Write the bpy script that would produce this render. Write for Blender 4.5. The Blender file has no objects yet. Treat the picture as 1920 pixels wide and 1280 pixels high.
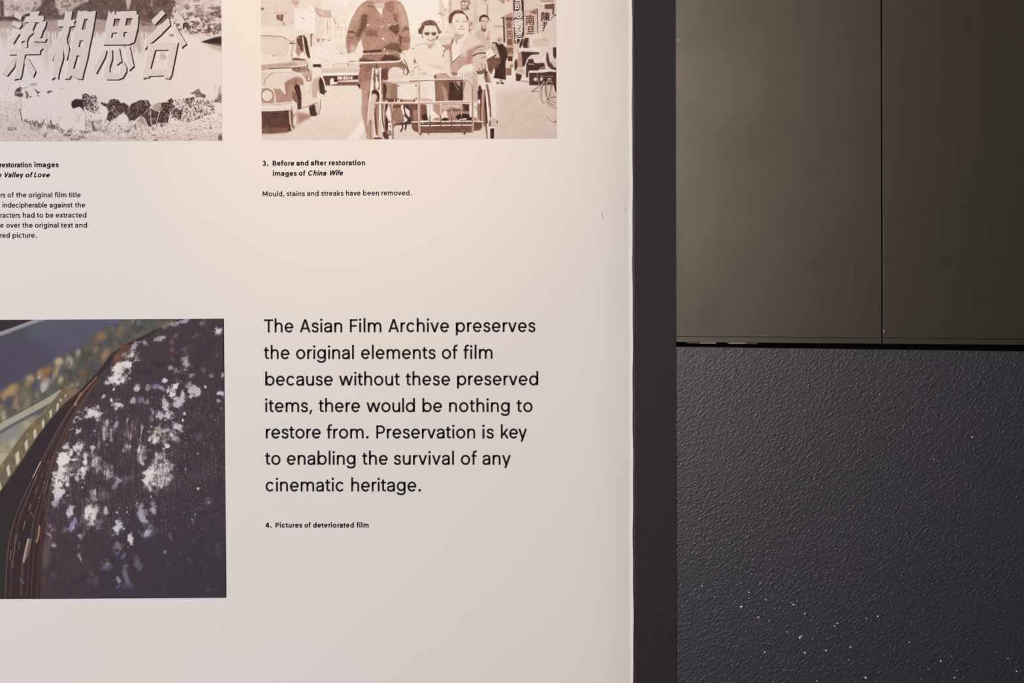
import bpy, math
import numpy as np
from mathutils import Matrix, Vector
scene = bpy.context.scene
col = scene.collection

# ============================================================ camera, world, lights, exposure
S = 0.00075                       # metres on the display board per photograph pixel
F = 50.0 / 36.0 * 1920            # focal length in pixels
CAM = Vector((0.0, -F * S, 1.5))
PITCH, ROLL = math.radians(-1.33), 0.0042
fwd = Vector((0, math.cos(PITCH), math.sin(PITCH)))
up0 = Vector((0, -math.sin(PITCH), math.cos(PITCH)))
right0 = Vector((1, 0, 0))
right = right0 * math.cos(ROLL) - up0 * math.sin(ROLL)
up = up0 * math.cos(ROLL) + right0 * math.sin(ROLL)
cam = bpy.data.cameras.new('camera'); cam.lens = 50; cam.sensor_width = 36; cam.clip_start = 0.05
camo = bpy.data.objects.new('camera', cam); col.objects.link(camo)
m3 = Matrix((right, up, -fwd)).transposed()
camo.matrix_world = Matrix.Translation(CAM) @ m3.to_4x4()
scene.camera = camo

w = bpy.data.worlds.new('world'); scene.world = w; w.use_nodes = True
w.node_tree.nodes['Background'].inputs[0].default_value = (0.93, 0.93, 1.0, 1)
w.node_tree.nodes['Background'].inputs[1].default_value = 0.04

def light(name, kind, loc, target, energy, color, **kw):
    l = bpy.data.lights.new(name, kind); l.energy = energy; l.color = color
    for k, v in kw.items(): setattr(l, k, v)
    o = bpy.data.objects.new(name, l); col.objects.link(o)
    o.location = loc
    o.rotation_euler = (Vector(target) - Vector(loc)).to_track_quat('-Z', 'Y').to_euler()
    return o
# a warm gallery spotlight aimed at the board, an added area light behind the camera for the wall's sheen, and an added cool fill from the left in place of room ambient
light('track_spot', 'SPOT', (-0.24, -1.45, 3.0), (-.20, 0, 1.92), 40, (1.0, .64, .18), spot_size=math.radians(26), spot_blend=1.0, shadow_soft_size=.05)
light('wall_sheen_fill', 'AREA', (0.13, -2.9, 2.3), (0.2, 0, 1.75), 31, (1.0, .83, .62), shape='RECTANGLE', size=.65, size_y=1.8)
light('ambient_fill', 'AREA', (-1.65, -3.45, 1.6), (0, 0, 1.4), 88, (.97, .978, 1.0), shape='RECTANGLE', size=1.6, size_y=1.2)

scene.view_settings.view_transform = 'Standard'; scene.view_settings.look = 'None'
scene.view_settings.gamma = 1; scene.view_settings.use_curve_mapping = False
scene.view_settings.exposure = 0.0

# ============================================================ helpers
def P(px, py, y=0.0):
    """where the ray through a pixel of the 1920 x 1280 frame meets the vertical plane at depth y"""
    d = right * ((px - 960) / F) + up * ((640 - py) / F) + fwd
    return CAM + d * ((y - CAM.y) / d.y)
def mesh(name, verts, faces, mat=None, parent=None, smooth=False):
    me = bpy.data.meshes.new(name); me.from_pydata([tuple(v) for v in verts], [], faces); me.update()
    if mat: me.materials.append(mat)
    if smooth:
        for p in me.polygons: p.use_smooth = True
    o = bpy.data.objects.new(name, me); col.objects.link(o)
    if parent: o.parent = parent
    return o
def slab(name, corners, y0, y1, mat, parent=None, bevel=0.0, seg=2):
    """board with the given four front corners (ll, lr, ur, ul as (x, z)), front at y0, back at y1"""
    v = [(x, y0, z) for x, z in corners] + [(x, y1, z) for x, z in corners]
    f = [(0, 1, 2, 3), (7, 6, 5, 4), (0, 4, 5, 1), (1, 5, 6, 2), (2, 6, 7, 3), (3, 7, 4, 0)]
    o = mesh(name, v, f, mat, parent)
    if bevel:
        b = o.modifiers.new('bevel', 'BEVEL'); b.width = bevel; b.segments = seg; b.limit_method = 'ANGLE'
        for p in o.data.polygons: p.use_smooth = True
        b.harden_normals = True
    return o
def tag(o, label=None, cat=None, kind=None, group=None):
    for k, v in (('label', label), ('category', cat), ('kind', kind), ('group', group)):
        if v: o[k] = v
    return o
def srgb(r, g, b):
    return tuple((c / 12.92 if c <= .04045 else ((c + .055) / 1.055) ** 2.4) for c in (r / 255, g / 255, b / 255)) + (1,)
def material(name, color, rough=.6, spec=.5):
    m = bpy.data.materials.new(name); m.use_nodes = True
    b = m.node_tree.nodes['Principled BSDF']
    b.inputs['Base Color'].default_value = color; b.inputs['Roughness'].default_value = rough
    b.inputs['Specular IOR Level'].default_value = spec
    return m, m.node_tree.nodes, m.node_tree.links, b
def node(ns, t, **kw):
    n = ns.new(t)
    for k, v in kw.items():
        if k in n.inputs: n.inputs[k].default_value = v
        else: setattr(n, k, v)
    return n
def coords(ns, ln, scale=(1, 1, 1), rot=(0, 0, 0)):
    g = ns.new('ShaderNodeNewGeometry'); mp = ns.new('ShaderNodeMapping')
    mp.inputs['Scale'].default_value = scale; mp.inputs['Rotation'].default_value = rot
    ln.new(g.outputs['Position'], mp.inputs['Vector']); return mp.outputs['Vector']

# ---------------------------------------------------------------- print painter
# The three photographs printed on the panel are flat prints; they are painted
# here with polygons and strokes into generated pictures (no files involved).
class Canvas:
    def __init__(s, x0, y0, x1, y1, ss, base, seed=1, shx=0.0, shy=0.0):
        # (x1, y1) is the print's lower right corner; shx, shy: its slight tilt on the panel
        s.x0, s.y0, s.x1, s.y1, s.ss, s.shx, s.shy = x0, y0, x1, y1, ss, shx, shy
        s.W, s.H = int(round((x1 - x0) * ss)), int(round((y1 - y0) * ss))
        s.a = np.empty((s.H, s.W, 3), np.float32); s.a[:] = base
        s.rng = np.random.default_rng(seed)
        s.z = (0.0, 0.0, 1.0); s.warp = None
    def at(s, ox, oy, k):
        s.z = (ox, oy, k)
    def P(s, pts):
        p = np.asarray(pts, float).reshape(-1, 2)
        x = p[:, 0] / s.z[2] + s.z[0]; y = p[:, 1] / s.z[2] + s.z[1]
        return np.stack([(x - s.x0 - s.shx * (y - s.y1)) * s.ss, (y - s.y0 - s.shy * (x - s.x1)) * s.ss], 1)
    def corners(s):
        # corners in sheet coordinates: lower left, lower right, upper right, upper left
        f = lambda u, v: (u + s.shx * (v - s.y1), v + s.shy * (u - s.x1))
        return [f(s.x0, s.y1), f(s.x1, s.y1), f(s.x1, s.y0), f(s.x0, s.y0)]
    def noise(s, cell, oct=3, sx=1.0, sy=1.0, seed=0):
        r = np.random.default_rng(seed + 77); out = np.zeros((s.H, s.W), np.float32); amp = 1.0; tot = 0
        for o in range(oct):
            cx, cy = max(1.0, cell * sx * s.ss / 2 ** o), max(1.0, cell * sy * s.ss / 2 ** o)
            gw, gh = int(s.W / cx) + 3, int(s.H / cy) + 3
            g = r.random((gh, gw)).astype(np.float32)
            xs = np.arange(s.W) / cx; ys = np.arange(s.H) / cy
            xi = xs.astype(int); yi = ys.astype(int); fx = xs - xi; fy = ys - yi
            fx = fx * fx * (3 - 2 * fx); fy = (fy * fy * (3 - 2 * fy))[:, None]
            a = g[yi][:, xi]; b = g[yi][:, xi + 1]; c = g[yi + 1][:, xi]; d = g[yi + 1][:, xi + 1]
            out += amp * ((a * (1 - fx) + b * fx) * (1 - fy) + (c * (1 - fx) + d * fx) * fy); tot += amp; amp *= 0.5
        return out / tot
    def grain(s, seed=3, soft=1):
        r = np.random.default_rng(seed); g = r.standard_normal((s.H, s.W)).astype(np.float32)
        for _ in range(soft):
            g = (g + np.roll(g, 1, 0) + np.roll(g, 1, 1) + np.roll(np.roll(g, 1, 0), 1, 1)) * 0.5
        return g / max(1e-6, g.std())
    def mask(s, pts, smooth=False):
        p = s.P(pts)
        if smooth: p = catmull(p, True)
        m = np.zeros((s.H, s.W), np.float32)
        y0 = max(0, int(math.floor(p[:, 1].min()))); y1 = min(s.H, int(math.ceil(p[:, 1].max())) + 1)
        if y1 <= y0: return m
        q = np.roll(p, -1, 0); SUB = 3
        for yy in range(y0, y1):
            row = m[yy]
            for k in range(SUB):
                y = yy + (k + 0.5) / SUB
                c = (p[:, 1] <= y) != (q[:, 1] <= y)
                if not c.any(): continue
                a = p[c]; b = q[c]
                xs = np.sort(a[:, 0] + (y - a[:, 1]) / (b[:, 1] - a[:, 1]) * (b[:, 0] - a[:, 0]))
                for i in range(0, len(xs) - 1, 2):
                    u, v = max(0.0, xs[i]), min(float(s.W), xs[i + 1])
                    if v <= u: continue
                    iu, iv = int(u), int(v)
                    if iu == iv: row[iu] += (v - u) / SUB; continue
                    row[iu] += (iu + 1 - u) / SUB
                    row[iu + 1:iv] += 1.0 / SUB
                    if iv < s.W: row[iv] += (v - iv) / SUB
        return np.clip(m, 0, 1)
    def blur(s, m, r):
        n = int(round(r * s.ss))
        if n < 1: return m
        for _ in range(2):
            for ax in (0, 1):
                pad = [(0, 0), (0, 0)]; pad[ax] = (n + 1, n)
                c = np.cumsum(np.pad(m, pad, mode='edge'), axis=ax)
                L = m.shape[ax]; hi = [slice(None)] * 2; lo = [slice(None)] * 2
                hi[ax] = slice(2 * n + 1, 2 * n + 1 + L); lo[ax] = slice(0, L)
                m = (c[tuple(hi)] - c[tuple(lo)]) / (2 * n + 1)
        return m
    def put(s, m, col, a=1.0):
        m = (m * a)[..., None]
        s.a += m * (np.asarray(col, np.float32) - s.a)
    def poly(s, pts, col, a=1.0, soft=0.0, smooth=False, mul=None):
        m = s.mask(pts, smooth)
        if soft: m = s.blur(m, soft)
        if mul is not None: m = m * mul
        s.put(m, col, a)
        return m
    def stroke(s, pts, w, col, a=1.0, smooth=True, w1=None, soft=0.5):
        p = s.P(pts)
        if smooth and len(p) > 2: p = catmull(p, False)
        w = w * s.ss / 2; w1 = w if w1 is None else w1 * s.ss / 2
        pad = max(w, w1) + 2
        X0 = max(0, int(p[:, 0].min() - pad)); X1 = min(s.W, int(p[:, 0].max() + pad) + 1)
        Y0 = max(0, int(p[:, 1].min() - pad)); Y1 = min(s.H, int(p[:, 1].max() + pad) + 1)
        if X1 <= X0 or Y1 <= Y0: return
        xx, yy = np.meshgrid(np.arange(X0, X1) + 0.5, np.arange(Y0, Y1) + 0.5)
        m = np.zeros(xx.shape, np.float32); n = len(p) - 1
        for i in range(n):
            a0, b0 = p[i], p[i + 1]; d = b0 - a0; L = (d * d).sum() + 1e-9
            t = np.clip(((xx - a0[0]) * d[0] + (yy - a0[1]) * d[1]) / L, 0, 1)
            dist = np.hypot(xx - a0[0] - t * d[0], yy - a0[1] - t * d[1])
            ww = w + (w1 - w) * (i + t) / n
            m = np.maximum(m, np.clip((ww - dist) / (2 * soft) + 0.5, 0, 1))
        v = s.a[Y0:Y1, X0:X1]; v += (m * a)[..., None] * (np.asarray(col, np.float32) - v)
    def glyph(s, g, x, y, w, h, col, a=1.0, bold=0.0):
        # g: outline loops in a unit box (y up), even-odd filled
        m = np.zeros((s.H, s.W), np.float32)
        for lp in g:
            q = [(x + u * w, y + (1 - v) * h) for u, v in lp]
            k = s.mask(q); m = m + k - 2 * m * k
            if bold: s.stroke(q + q[:1], bold, col, a, smooth=False, soft=.5)
        s.put(np.clip(m, 0, 1), col, a)
    def dabs(s, pts, n, l, w, cols, ang=(0, 180), a=(.4, .9), seed=0):
        # many small brush marks inside a polygon (leaves, grass, rubble)
        p = np.asarray(pts, float); r = np.random.default_rng(seed + 500); q = np.roll(p, -1, 0); k = s.z[2]; cnt = 0; tr = 0
        while cnt < n and tr < n * 8:
            tr += 1
            x = r.uniform(p[:, 0].min(), p[:, 0].max()); y = r.uniform(p[:, 1].min(), p[:, 1].max())
            c = (p[:, 1] <= y) != (q[:, 1] <= y)
            xs = p[c, 0] + (y - p[c, 1]) / (q[c, 1] - p[c, 1]) * (q[c, 0] - p[c, 0])
            if (xs < x).sum() % 2 == 0: continue
            t = math.radians(r.uniform(*ang)); L = r.uniform(*l) * k / 2; b = r.uniform(-.3, .3) * L
            dx, dy = math.cos(t), -math.sin(t)
            s.stroke([(x - dx * L, y - dy * L), (x - dy * b, y + dx * b), (x + dx * L, y + dy * L)], r.uniform(*w), cols[r.integers(len(cols))], r.uniform(*a), w1=.4, soft=.7)
            cnt += 1
    def blob(s, cx, cy, rx, ry, col, a=1.0, rot=0.0, hard=1.0, mul=None):
        c = s.P([(cx, cy)])[0]; f = s.ss / s.z[2] ; rx = rx * f; ry = ry * f
        R = max(rx, ry) * 2.2 + 2
        X0 = max(0, int(c[0] - R)); X1 = min(s.W, int(c[0] + R)); Y0 = max(0, int(c[1] - R)); Y1 = min(s.H, int(c[1] + R))
        if X1 <= X0 or Y1 <= Y0: return
        xx, yy = np.meshgrid(np.arange(X0, X1) + 0.5 - c[0], np.arange(Y0, Y1) + 0.5 - c[1])
        t = math.radians(rot); u = (xx * math.cos(t) + yy * math.sin(t)) / rx; v = (-xx * math.sin(t) + yy * math.cos(t)) / ry
        d = np.sqrt(u * u + v * v)
        if s.warp is not None: d = d + s.warp[Y0:Y1, X0:X1]
        m = 1 / (1 + np.exp(np.clip((d - 1) * 5 * hard, -30, 30)))
        if mul is not None: m = m * mul[Y0:Y1, X0:X1]
        w = s.a[Y0:Y1, X0:X1]; w += (m * a)[..., None] * (np.asarray(col, np.float32) - w)
def catmull(p, closed, n=6):
    q = np.vstack([p[-1], p, p[0], p[1]]) if closed else np.vstack([2 * p[0] - p[1], p, 2 * p[-1] - p[-2]])
    out = []
    for i in range(1, len(q) - 2):
        a, b, c, d = q[i - 1], q[i], q[i + 1], q[i + 2]
        for k in range(n):
            t = k / n
            out.append(0.5 * (2 * b + (c - a) * t + (2 * a - 5 * b + 4 * c - d) * t * t + (3 * b - a - 3 * c + d) * t ** 3))
    if not closed: out.append(p[-1])
    return np.array(out)
def ramp(stops):
    ks = [k for k, _ in stops]; cs = np.array([c for _, c in stops], float)
    return lambda t: tuple(np.interp(t, ks, cs[:, i]) for i in range(3))

# ---- print 1: lake shore with a four-character film title
def paint_valley():
    T = ramp([(0, (240, 230, 224)), (.15, (224, 208, 202)), (.4, (190, 164, 155)), (.65, (130, 102, 94)), (.85, (86, 68, 64)), (1, (46, 32, 32))])
    c = Canvas(-137, -150, 416.7, 264, 2, T(.11), 5, .0065, -.003)
    n1 = c.noise(11, 5, seed=1); n2 = c.noise(5, 4, seed=2); n3 = c.noise(3, 2, 0.5, 6, seed=3); n4 = c.noise(2.2, 2, seed=4)
    A = (0, 0, 9.143); B = (210, 0, 9.143); Cc = (0, 140, 9.143); D = (210, 140, 9.143)
    th = lambda n, t, w=.2: np.clip((n - t) / w, 0, 1)
    # far bank: mottled foliage above, darker shrubs, their reflection below
    c.at(0, 0, 1)
    c.poly([(-180, -260), (417, -260), (417, 20), (-180, 30)], T(.36))
    c.poly([(-180, -260), (417, -260), (417, 40), (300, 46), (180, 42), (60, 40), (-180, 38)], T(.25), mul=th(n1, .5))
    c.poly([(-180, -260), (417, -260), (417, -150), (-180, -120)], T(.12), soft=10)
    c.poly([(-180, -100), (60, -100), (70, 30), (-180, 35)], T(.3))
    c.poly([(-180, -100), (60, -100), (70, 36), (-180, 36)], T(.6), mul=th(n1, .52))
    c.poly([(-180, -100), (60, -100), (70, 36), (-180, 36)], T(.12), a=.8, mul=th(n2, .55))
    c.poly([(60, -60), (110, -60), (104, 0), (112, 28), (130, 22), (160, 2), (170, -60), (335, -60), (330, 30), (300, 46), (240, 46), (180, 36), (90, 38), (60, 25), (80, 8)], T(.76), soft=1.5)
    c.poly([(70, -30), (340, -30), (330, 40), (90, 40)], T(.6), a=.75, mul=th(n2, .52))
    c.poly([(60, -60), (335, -60), (330, 40), (60, 40)], T(.86), a=.7, mul=th(n1, .58))
    c.poly([(104, -40), (172, -40), (166, 3), (134, 10), (118, 22), (104, 14)], T(.3), soft=1.2)
    c.poly([(104, -40), (172, -40), (166, 3), (134, 10), (118, 22), (104, 14)], T(.7), a=.7, mul=th(n2, .5))
    c.poly([(-10, 31), (50, 30), (56, 40), (-10, 41)], T(.85), soft=1)
    c.poly([(0, 0), (7, 0), (8, 30), (1, 34)], T(.8), soft=1); c.poly([(44, 28), (56, 24), (56, 40), (46, 38)], T(.9), soft=.8)
    c.poly([(235, -5), (248, -5), (242, 18), (239, 18)], T(.3), soft=1)
    c.poly([(284, 0), (286, 0), (286, 12), (284, 12)], T(.35), soft=.4)
    # reflection band with ragged streaks
    c.poly([(-180, 38), (55, 38), (100, 36), (130, 37), (262, 38), (300, 44), (288, 62), (262, 58), (190, 60), (140, 57), (96, 60), (60, 52), (-180, 55)], T(.5), a=.8, soft=2)
    c.poly([(-180, 45), (300, 45), (288, 90), (256, 100), (190, 66), (100, 92), (85, 90), (60, 60), (30, 70), (-180, 80)], T(.42), a=.9, mul=th(n3, .5, .12), soft=2)
    for x, y0, y1, w, t in [(9, 42, 84, 4, .34), (88, 60, 118, 5, .36), (69, 70, 86, 6, .5), (81, 60, 92, 8, .3), (262, 55, 90, 4, .4), (266, 70, 100, 4, .28), (60, 86, 96, 4, .34), (20, 45, 60, 3, .3)]:
        c.blob(x, (y0 + y1) / 2, w, (y1 - y0) / 2, T(t), .55, hard=.6)
    c.poly([(300, 100), (306, 97), (314, 110), (302, 112)], T(.33), soft=1.5)
    # right bank of pale rocks
    c.poly([(340, -60), (417, -60), (417, 92), (385, 74), (345, 66), (332, 58), (320, 46), (328, 30), (350, 12)], T(.16), soft=1)
    c.poly([(330, -10), (417, -60), (417, 78), (385, 66), (335, 60), (318, 44)], T(.32), mul=th(n2, .48, .08))
    c.poly([(318, 36), (417, 20), (417, 70), (385, 62), (335, 60)], T(.72), mul=th(n2, .57, .04))
    c.poly([(360, -20), (417, -20), (417, 60), (370, 40)], T(.55), mul=th(n1, .58, .05), a=.8)
    c.at(*B)
    c.poly([(1600, 130), (1860, 100), (1860, 300), (1700, 280), (1800, 170)], T(.7), soft=1, a=.85)
    c.poly([(1360, -60), (1520, -60), (1500, 30), (1400, 40)], T(.6), soft=1, a=.6)
    for x, y, rx, ry in [(1340, 240, 60, 40), (1290, 120, 50, 40), (1545, 265, 26, 20), (1430, 430, 50, 50), (1390, 560, 60, 30), (1560, 440, 30, 40), (1310, 480, 40, 40), (1020, 600, 40, 24), (1280, 320, 45, 20), (1540, 345, 16, 20), (1500, 520, 30, 20), (1480, 90, 20, 12), (1800, 480, 60, 60), (1680, 420, 40, 18), (545, 415, 40, 26), (640, 432, 60, 8)]:
        c.blob(x, y, rx, ry, T(.78), .85, hard=1.5, mul=.4 + .6 * th(n4, .35))
    c.poly([(1520, 715), (1660, 670), (1840, 620), (1880, 620), (1880, 800), (1700, 760)], T(.97), soft=.7)
    c.poly([(1560, 740), (1880, 760), (1880, 900), (1740, 840)], T(.4), soft=2, a=.7)
    c.at(0, 0, 1)
    LT = [T(.1), T(.2), T(.3)]; DK = [T(.6), T(.75), T(.9)]
    c.dabs([(-137, -150), (75, -150), (70, 30), (-137, 34)], 420, (2, 5), (1, 2.6), LT + [T(.5), T(.62)], seed=1)
    c.dabs([(60, -150), (335, -150), (330, 34), (300, 44), (240, 44), (90, 34)], 500, (2, 6), (1, 2.4), [T(.55), T(.7), T(.85), T(.9)], a=(.25, .6), seed=2)
    c.dabs([(330, -60), (415, -60), (415, 74), (385, 66), (335, 58), (318, 44)], 330, (2, 6), (.8, 2.4), LT + LT + [T(.5), T(.75)], ang=(-30, 40), seed=3)
    c.dabs([(318, 38), (345, 30), (380, 45), (415, 52), (412, 66), (385, 62), (335, 58)], 60, (2, 5), (1.5, 4), DK, ang=(-30, 40), seed=4)
    # ---- title characters
    S = np.zeros((c.H, c.W), np.float32)
    def add(z, *ps):
        nonlocal S
        c.at(*z)
        for p in ps: S = np.maximum(S, c.mask(p))
    def hole(z, *ps):
        nonlocal S
        c.at(*z)
        for p in ps: S = S * (1 - c.mask(p))
    add(A, [(290, 200), (385, 265), (360, 350), (250, 285)], [(245, 350), (290, 372), (370, 390), (375, 430), (330, 490), (215, 430)], [(270, 540), (335, 575), (230, 745), (150, 690)],
        [(455, 285), (535, 275), (550, 205), (610, 200), (690, 190), (655, 262), (765, 275), (745, 300), (765, 318), (745, 350), (690, 382), (430, 380), (425, 350)],
        [(500, 380), (610, 390), (560, 515), (590, 550), (500, 620), (465, 700), (470, 810), (340, 830), (355, 700), (400, 560), (440, 440)],
        [(690, 370), (800, 362), (785, 440), (735, 540), (705, 630), (680, 655), (805, 655), (770, 715), (590, 705), (560, 650), (600, 540), (640, 430)],
        [(150, 820), (735, 820), (690, 870), (690, 925), (160, 935)], [(300, 900), (435, 920), (375, 1280), (345, 1355), (315, 1345), (240, 1368), (260, 1250)],
        [(240, 960), (290, 960), (280, 1020), (250, 1140), (140, 1280), (125, 1300), (30, 1250), (100, 1130)], [(440, 1000), (490, 1000), (615, 1220), (570, 1320), (480, 1200), (420, 1080)])
    hole(A, [(360, 715), (440, 690), (405, 770)])
    add(A, [(1140, 185), (1165, 210), (1245, 185), (1222, 340), (1105, 345)], [(1015, 340), (1300, 340), (1270, 390), (1290, 440), (1195, 455), (1000, 450)],
        [(1095, 445), (1195, 450), (1190, 520), (1148, 650), (1160, 760), (1080, 780), (1020, 740), (960, 900), (905, 1030), (870, 1010), (845, 930), (890, 820), (960, 720), (1060, 560)],
        [(1010, 740), (1100, 740), (1090, 880), (1085, 1000), (1045, 1130), (1005, 1280), (1000, 1355), (945, 1320), (885, 1362), (895, 1200), (930, 1000)],
        [(1080, 740), (1170, 760), (1190, 820), (1180, 900), (1145, 1030), (1110, 950)],
        [(1350, 180), (1390, 195), (1480, 185), (1550, 205), (1650, 185), (1600, 500), (1540, 780), (1500, 1000), (1425, 1280), (1410, 1355), (1320, 1345), (1220, 1290), (1190, 1345), (1110, 1352), (1130, 1240), (1200, 900), (1290, 480)])
    hole(A, [(1450, 325), (1515, 320), (1480, 510), (1405, 505)], [(1370, 690), (1430, 690), (1430, 800), (1350, 805)], [(1320, 945), (1375, 950), (1340, 1180), (1255, 1180)])
    add(B, [(-45, 180), (-10, 230), (45, 185), (60, 265), (85, 200), (420, 190), (432, 250), (460, 245), (440, 480), (380, 720), (290, 760), (-150, 765)],
        [(-160, 840), (-90, 860), (-120, 980), (-270, 1260), (-340, 1190)],
        [(-60, 840), (5, 850), (5, 1010), (-40, 1150), (-40, 1240), (110, 1255), (160, 1100), (200, 1055), (250, 1150), (245, 1230), (185, 1330), (110, 1360), (-100, 1360), (-150, 1320), (-130, 1200), (-80, 1000)],
        [(40, 850), (125, 820), (165, 1050), (80, 1110), (60, 1000)], [(220, 830), (305, 795), (375, 1130), (290, 1210), (250, 1000)])
    hole(B, [(40, 320), (150, 320), (120, 450), (20, 450)], [(250, 310), (355, 310), (330, 435), (230, 435)], [(0, 560), (95, 550), (85, 640), (-15, 650)], [(205, 545), (270, 545), (235, 630), (195, 635)])
    add(B, [(680, 350), (870, 170), (890, 200), (920, 225), (735, 425)], [(1050, 225), (1085, 250), (1120, 180), (1270, 380), (1215, 400), (1215, 490), (1150, 400)],
        [(555, 830), (580, 690), (965, 310), (985, 350), (1000, 425), (840, 590), (715, 700), (625, 770), (570, 840)],
        [(1020, 480), (1055, 500), (1085, 420), (1150, 540), (1275, 750), (1205, 800), (1200, 825), (1130, 700)],
        [(625, 760), (800, 720), (1130, 725), (1095, 900), (1020, 1280), (985, 1350), (900, 1335), (890, 1290), (640, 1300), (625, 1330), (590, 1325), (530, 1348), (520, 1280), (590, 960)])
    hole(B, [(740, 855), (975, 850), (915, 1180), (655, 1180)])
    ss = c.ss
    sh = np.zeros_like(S)
    for k in range(1, 6): sh = np.maximum(sh, np.roll(np.roll(S, k, 1), int(round(k * .8)), 0))
    gl = np.roll(np.roll(S, -2, 1), -1, 0)
    c.put(gl * (1 - S), T(0), .75)
    c.put(sh * (1 - S), T(1), .97)
    c.put(S, T(.175), 1)
    c.put(S * (1 - np.roll(np.roll(S, 2, 1), 1, 0)), T(.0), .6)
    # ---- near shore
    c.at(*Cc)
    c.poly([(0, 700), (380, 780), (700, 930), (1100, 1000), (1700, 1040), (3870, 1000), (3870, 1160), (-1700, 1160), (-1700, 700)], T(.27), soft=2, a=.6)
    g2 = c.noise(1.6, 2, 1.4, .8, seed=9)
    c.poly([(-1700, 400), (380, 460), (400, 760), (900, 900), (1400, 950), (3870, 700), (3870, 1150), (-1700, 1150)], T(.45), mul=th(g2, .6, .08), a=.6)
    c.poly([(-1700, 650), (380, 760), (900, 900), (1400, 950), (2300, 900), (3870, 800), (3870, 1150), (-1700, 1150)], T(.08), mul=th(n4, .6, .12), a=.5)
    rock = .35 + .65 * th(n4, .33, .1)
    c.poly([(1230, 460), (1300, 415), (1410, 425), (1430, 500), (1440, 600), (1450, 660), (1420, 590), (1370, 545), (1250, 580), (1225, 520)], T(.97), soft=.4)
    c.poly([(1405, 425), (1415, 340), (1480, 318), (1540, 360), (1560, 440), (1580, 520), (1560, 600), (1480, 600), (1430, 520)], T(.93), mul=rock)
    c.poly([(1540, 380), (1640, 345), (1680, 400), (1700, 620), (1640, 640), (1560, 640), (1500, 660), (1480, 560)], T(.85), mul=th(n4, .5, .06))
    c.at(*D)
    big = [(-190, 470), (-70, 500), (-30, 430), (40, 415), (110, 430), (150, 490), (210, 480), (285, 530), (290, 590), (330, 500), (430, 460), (480, 435), (560, 440), (620, 440), (665, 520), (620, 600),
           (560, 680), (520, 690), (440, 740), (380, 790), (300, 780), (270, 720), (200, 640), (100, 720), (-40, 800), (-90, 760), (-60, 640), (-80, 560), (-190, 500)]
    c.poly(big, T(.93), soft=.3); c.poly(big, T(.72), mul=th(n2, .5, .1), a=.8); c.poly(big, T(.3), mul=th(n4, .72, .05), a=.6)
    right = [(520, 700), (640, 560), (700, 600), (800, 640), (850, 480), (950, 470), (1060, 500), (1060, 560), (990, 650), (960, 830), (880, 820), (800, 830), (700, 860), (640, 900), (600, 830)]
    c.poly(right, T(.93)); c.poly(right, T(.5), mul=th(n4, .6, .12), a=.8)
    c.poly([(660, 520), (850, 470), (840, 620), (800, 640), (700, 600)], T(.45), mul=rock)
    for p in ([(1050, 600), (1130, 560), (1200, 640), (1180, 770), (1100, 740), (1030, 720)], [(1240, 420), (1420, 380), (1380, 450), (1330, 510), (1250, 480)], [(950, 440), (1020, 400), (1060, 470), (1000, 500)],
              [(1540, 330), (1600, 340), (1600, 400), (1520, 380)], [(1440, 620), (1560, 610), (1560, 650), (1450, 660)]): c.poly(p, T(.95), soft=.3)
    c.poly([(1320, 320), (1380, 300), (1480, 230), (1540, 320), (1600, 345), (1590, 395), (1500, 380), (1440, 400), (1420, 340)], T(.7), mul=.6 + .4 * th(n4, .4))
    c.poly([(990, 430), (1750, 430), (1760, 650), (1550, 740), (1300, 820), (1000, 740)], T(.8), mul=th(n4, .55, .05), a=.85)
    c.poly([(1050, 420), (1700, 430), (1700, 600), (1400, 760), (1250, 760)], T(.1), mul=th(c.noise(2.4, 2, seed=19), .58, .06), a=.7)
    c.poly([(1740, 470), (1800, 380), (1870, 300), (1880, 480), (1800, 470)], T(.8), soft=1, mul=rock); c.poly([(1760, 200), (1870, 180), (1870, 420), (1800, 420)], T(.45), a=.6, soft=1, mul=th(n3, .5, .1))
    c.poly([(420, 790), (520, 700), (580, 760), (620, 900), (500, 960), (440, 900)], T(.45), soft=.6)
    for p, w in (([(330, 860), (720, 510)], 1.6), ([(660, 600), (672, 860)], 1.5), ([(820, 620), (740, 900)], 1.4), ([(20, 530), (150, 730)], 1.6), ([(510, 690), (610, 880)], 1.2), ([(-60, 640), (20, 590)], 1.3), ([(0, 620), (130, 740)], 1.0), ([(0, 760), (60, 670)], 1.2), ([(1400, 460), (1260, 800)], 1.6), ([(1060, 430), (1140, 540)], 1.2), ([(560, 440), (620, 540)], 1.0), ([(1200, 520), (1230, 700)], 1.0), ([(690, 560), (700, 520)], 1.2)):
        c.stroke(p, w, T(.08), .9, smooth=False)
    c.poly([(0, 780), (120, 700), (200, 640), (260, 760), (330, 800), (400, 780), (640, 900), (820, 800), (960, 840), (1080, 760), (1160, 840), (1100, 960), (500, 1000), (-200, 980)], T(.1), mul=th(n4, .42, .1), a=.8)
    r = np.random.default_rng(11)
    for i in range(120):
        x = r.uniform(-250, 1900); y = r.uniform(840, 1130) if x < 1100 else r.uniform(600, 1130)
        c.blob(x, y, r.uniform(8, 26), r.uniform(4, 9), T(r.uniform(.5, .9)), r.uniform(.3, .9))
    for x, y, rx, ry in [(270, 970, 50, 26), (380, 1075, 30, 12), (720, 1035, 40, 8), (750, 1125, 40, 9), (1690, 905, 12, 30), (330, 900, 20, 40), (400, 890, 20, 40), (700, 920, 24, 24), (850, 870, 30, 30), (1860, 1080, 40, 60)]:
        c.blob(x, y, rx, ry, T(.85), .8)
    c.dabs(big, 240, (2, 7), (.7, 2.2), [T(.75), T(.85), T(.97), T(1), T(.6)], ang=(20, 120), a=(.3, .8), seed=5)
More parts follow.
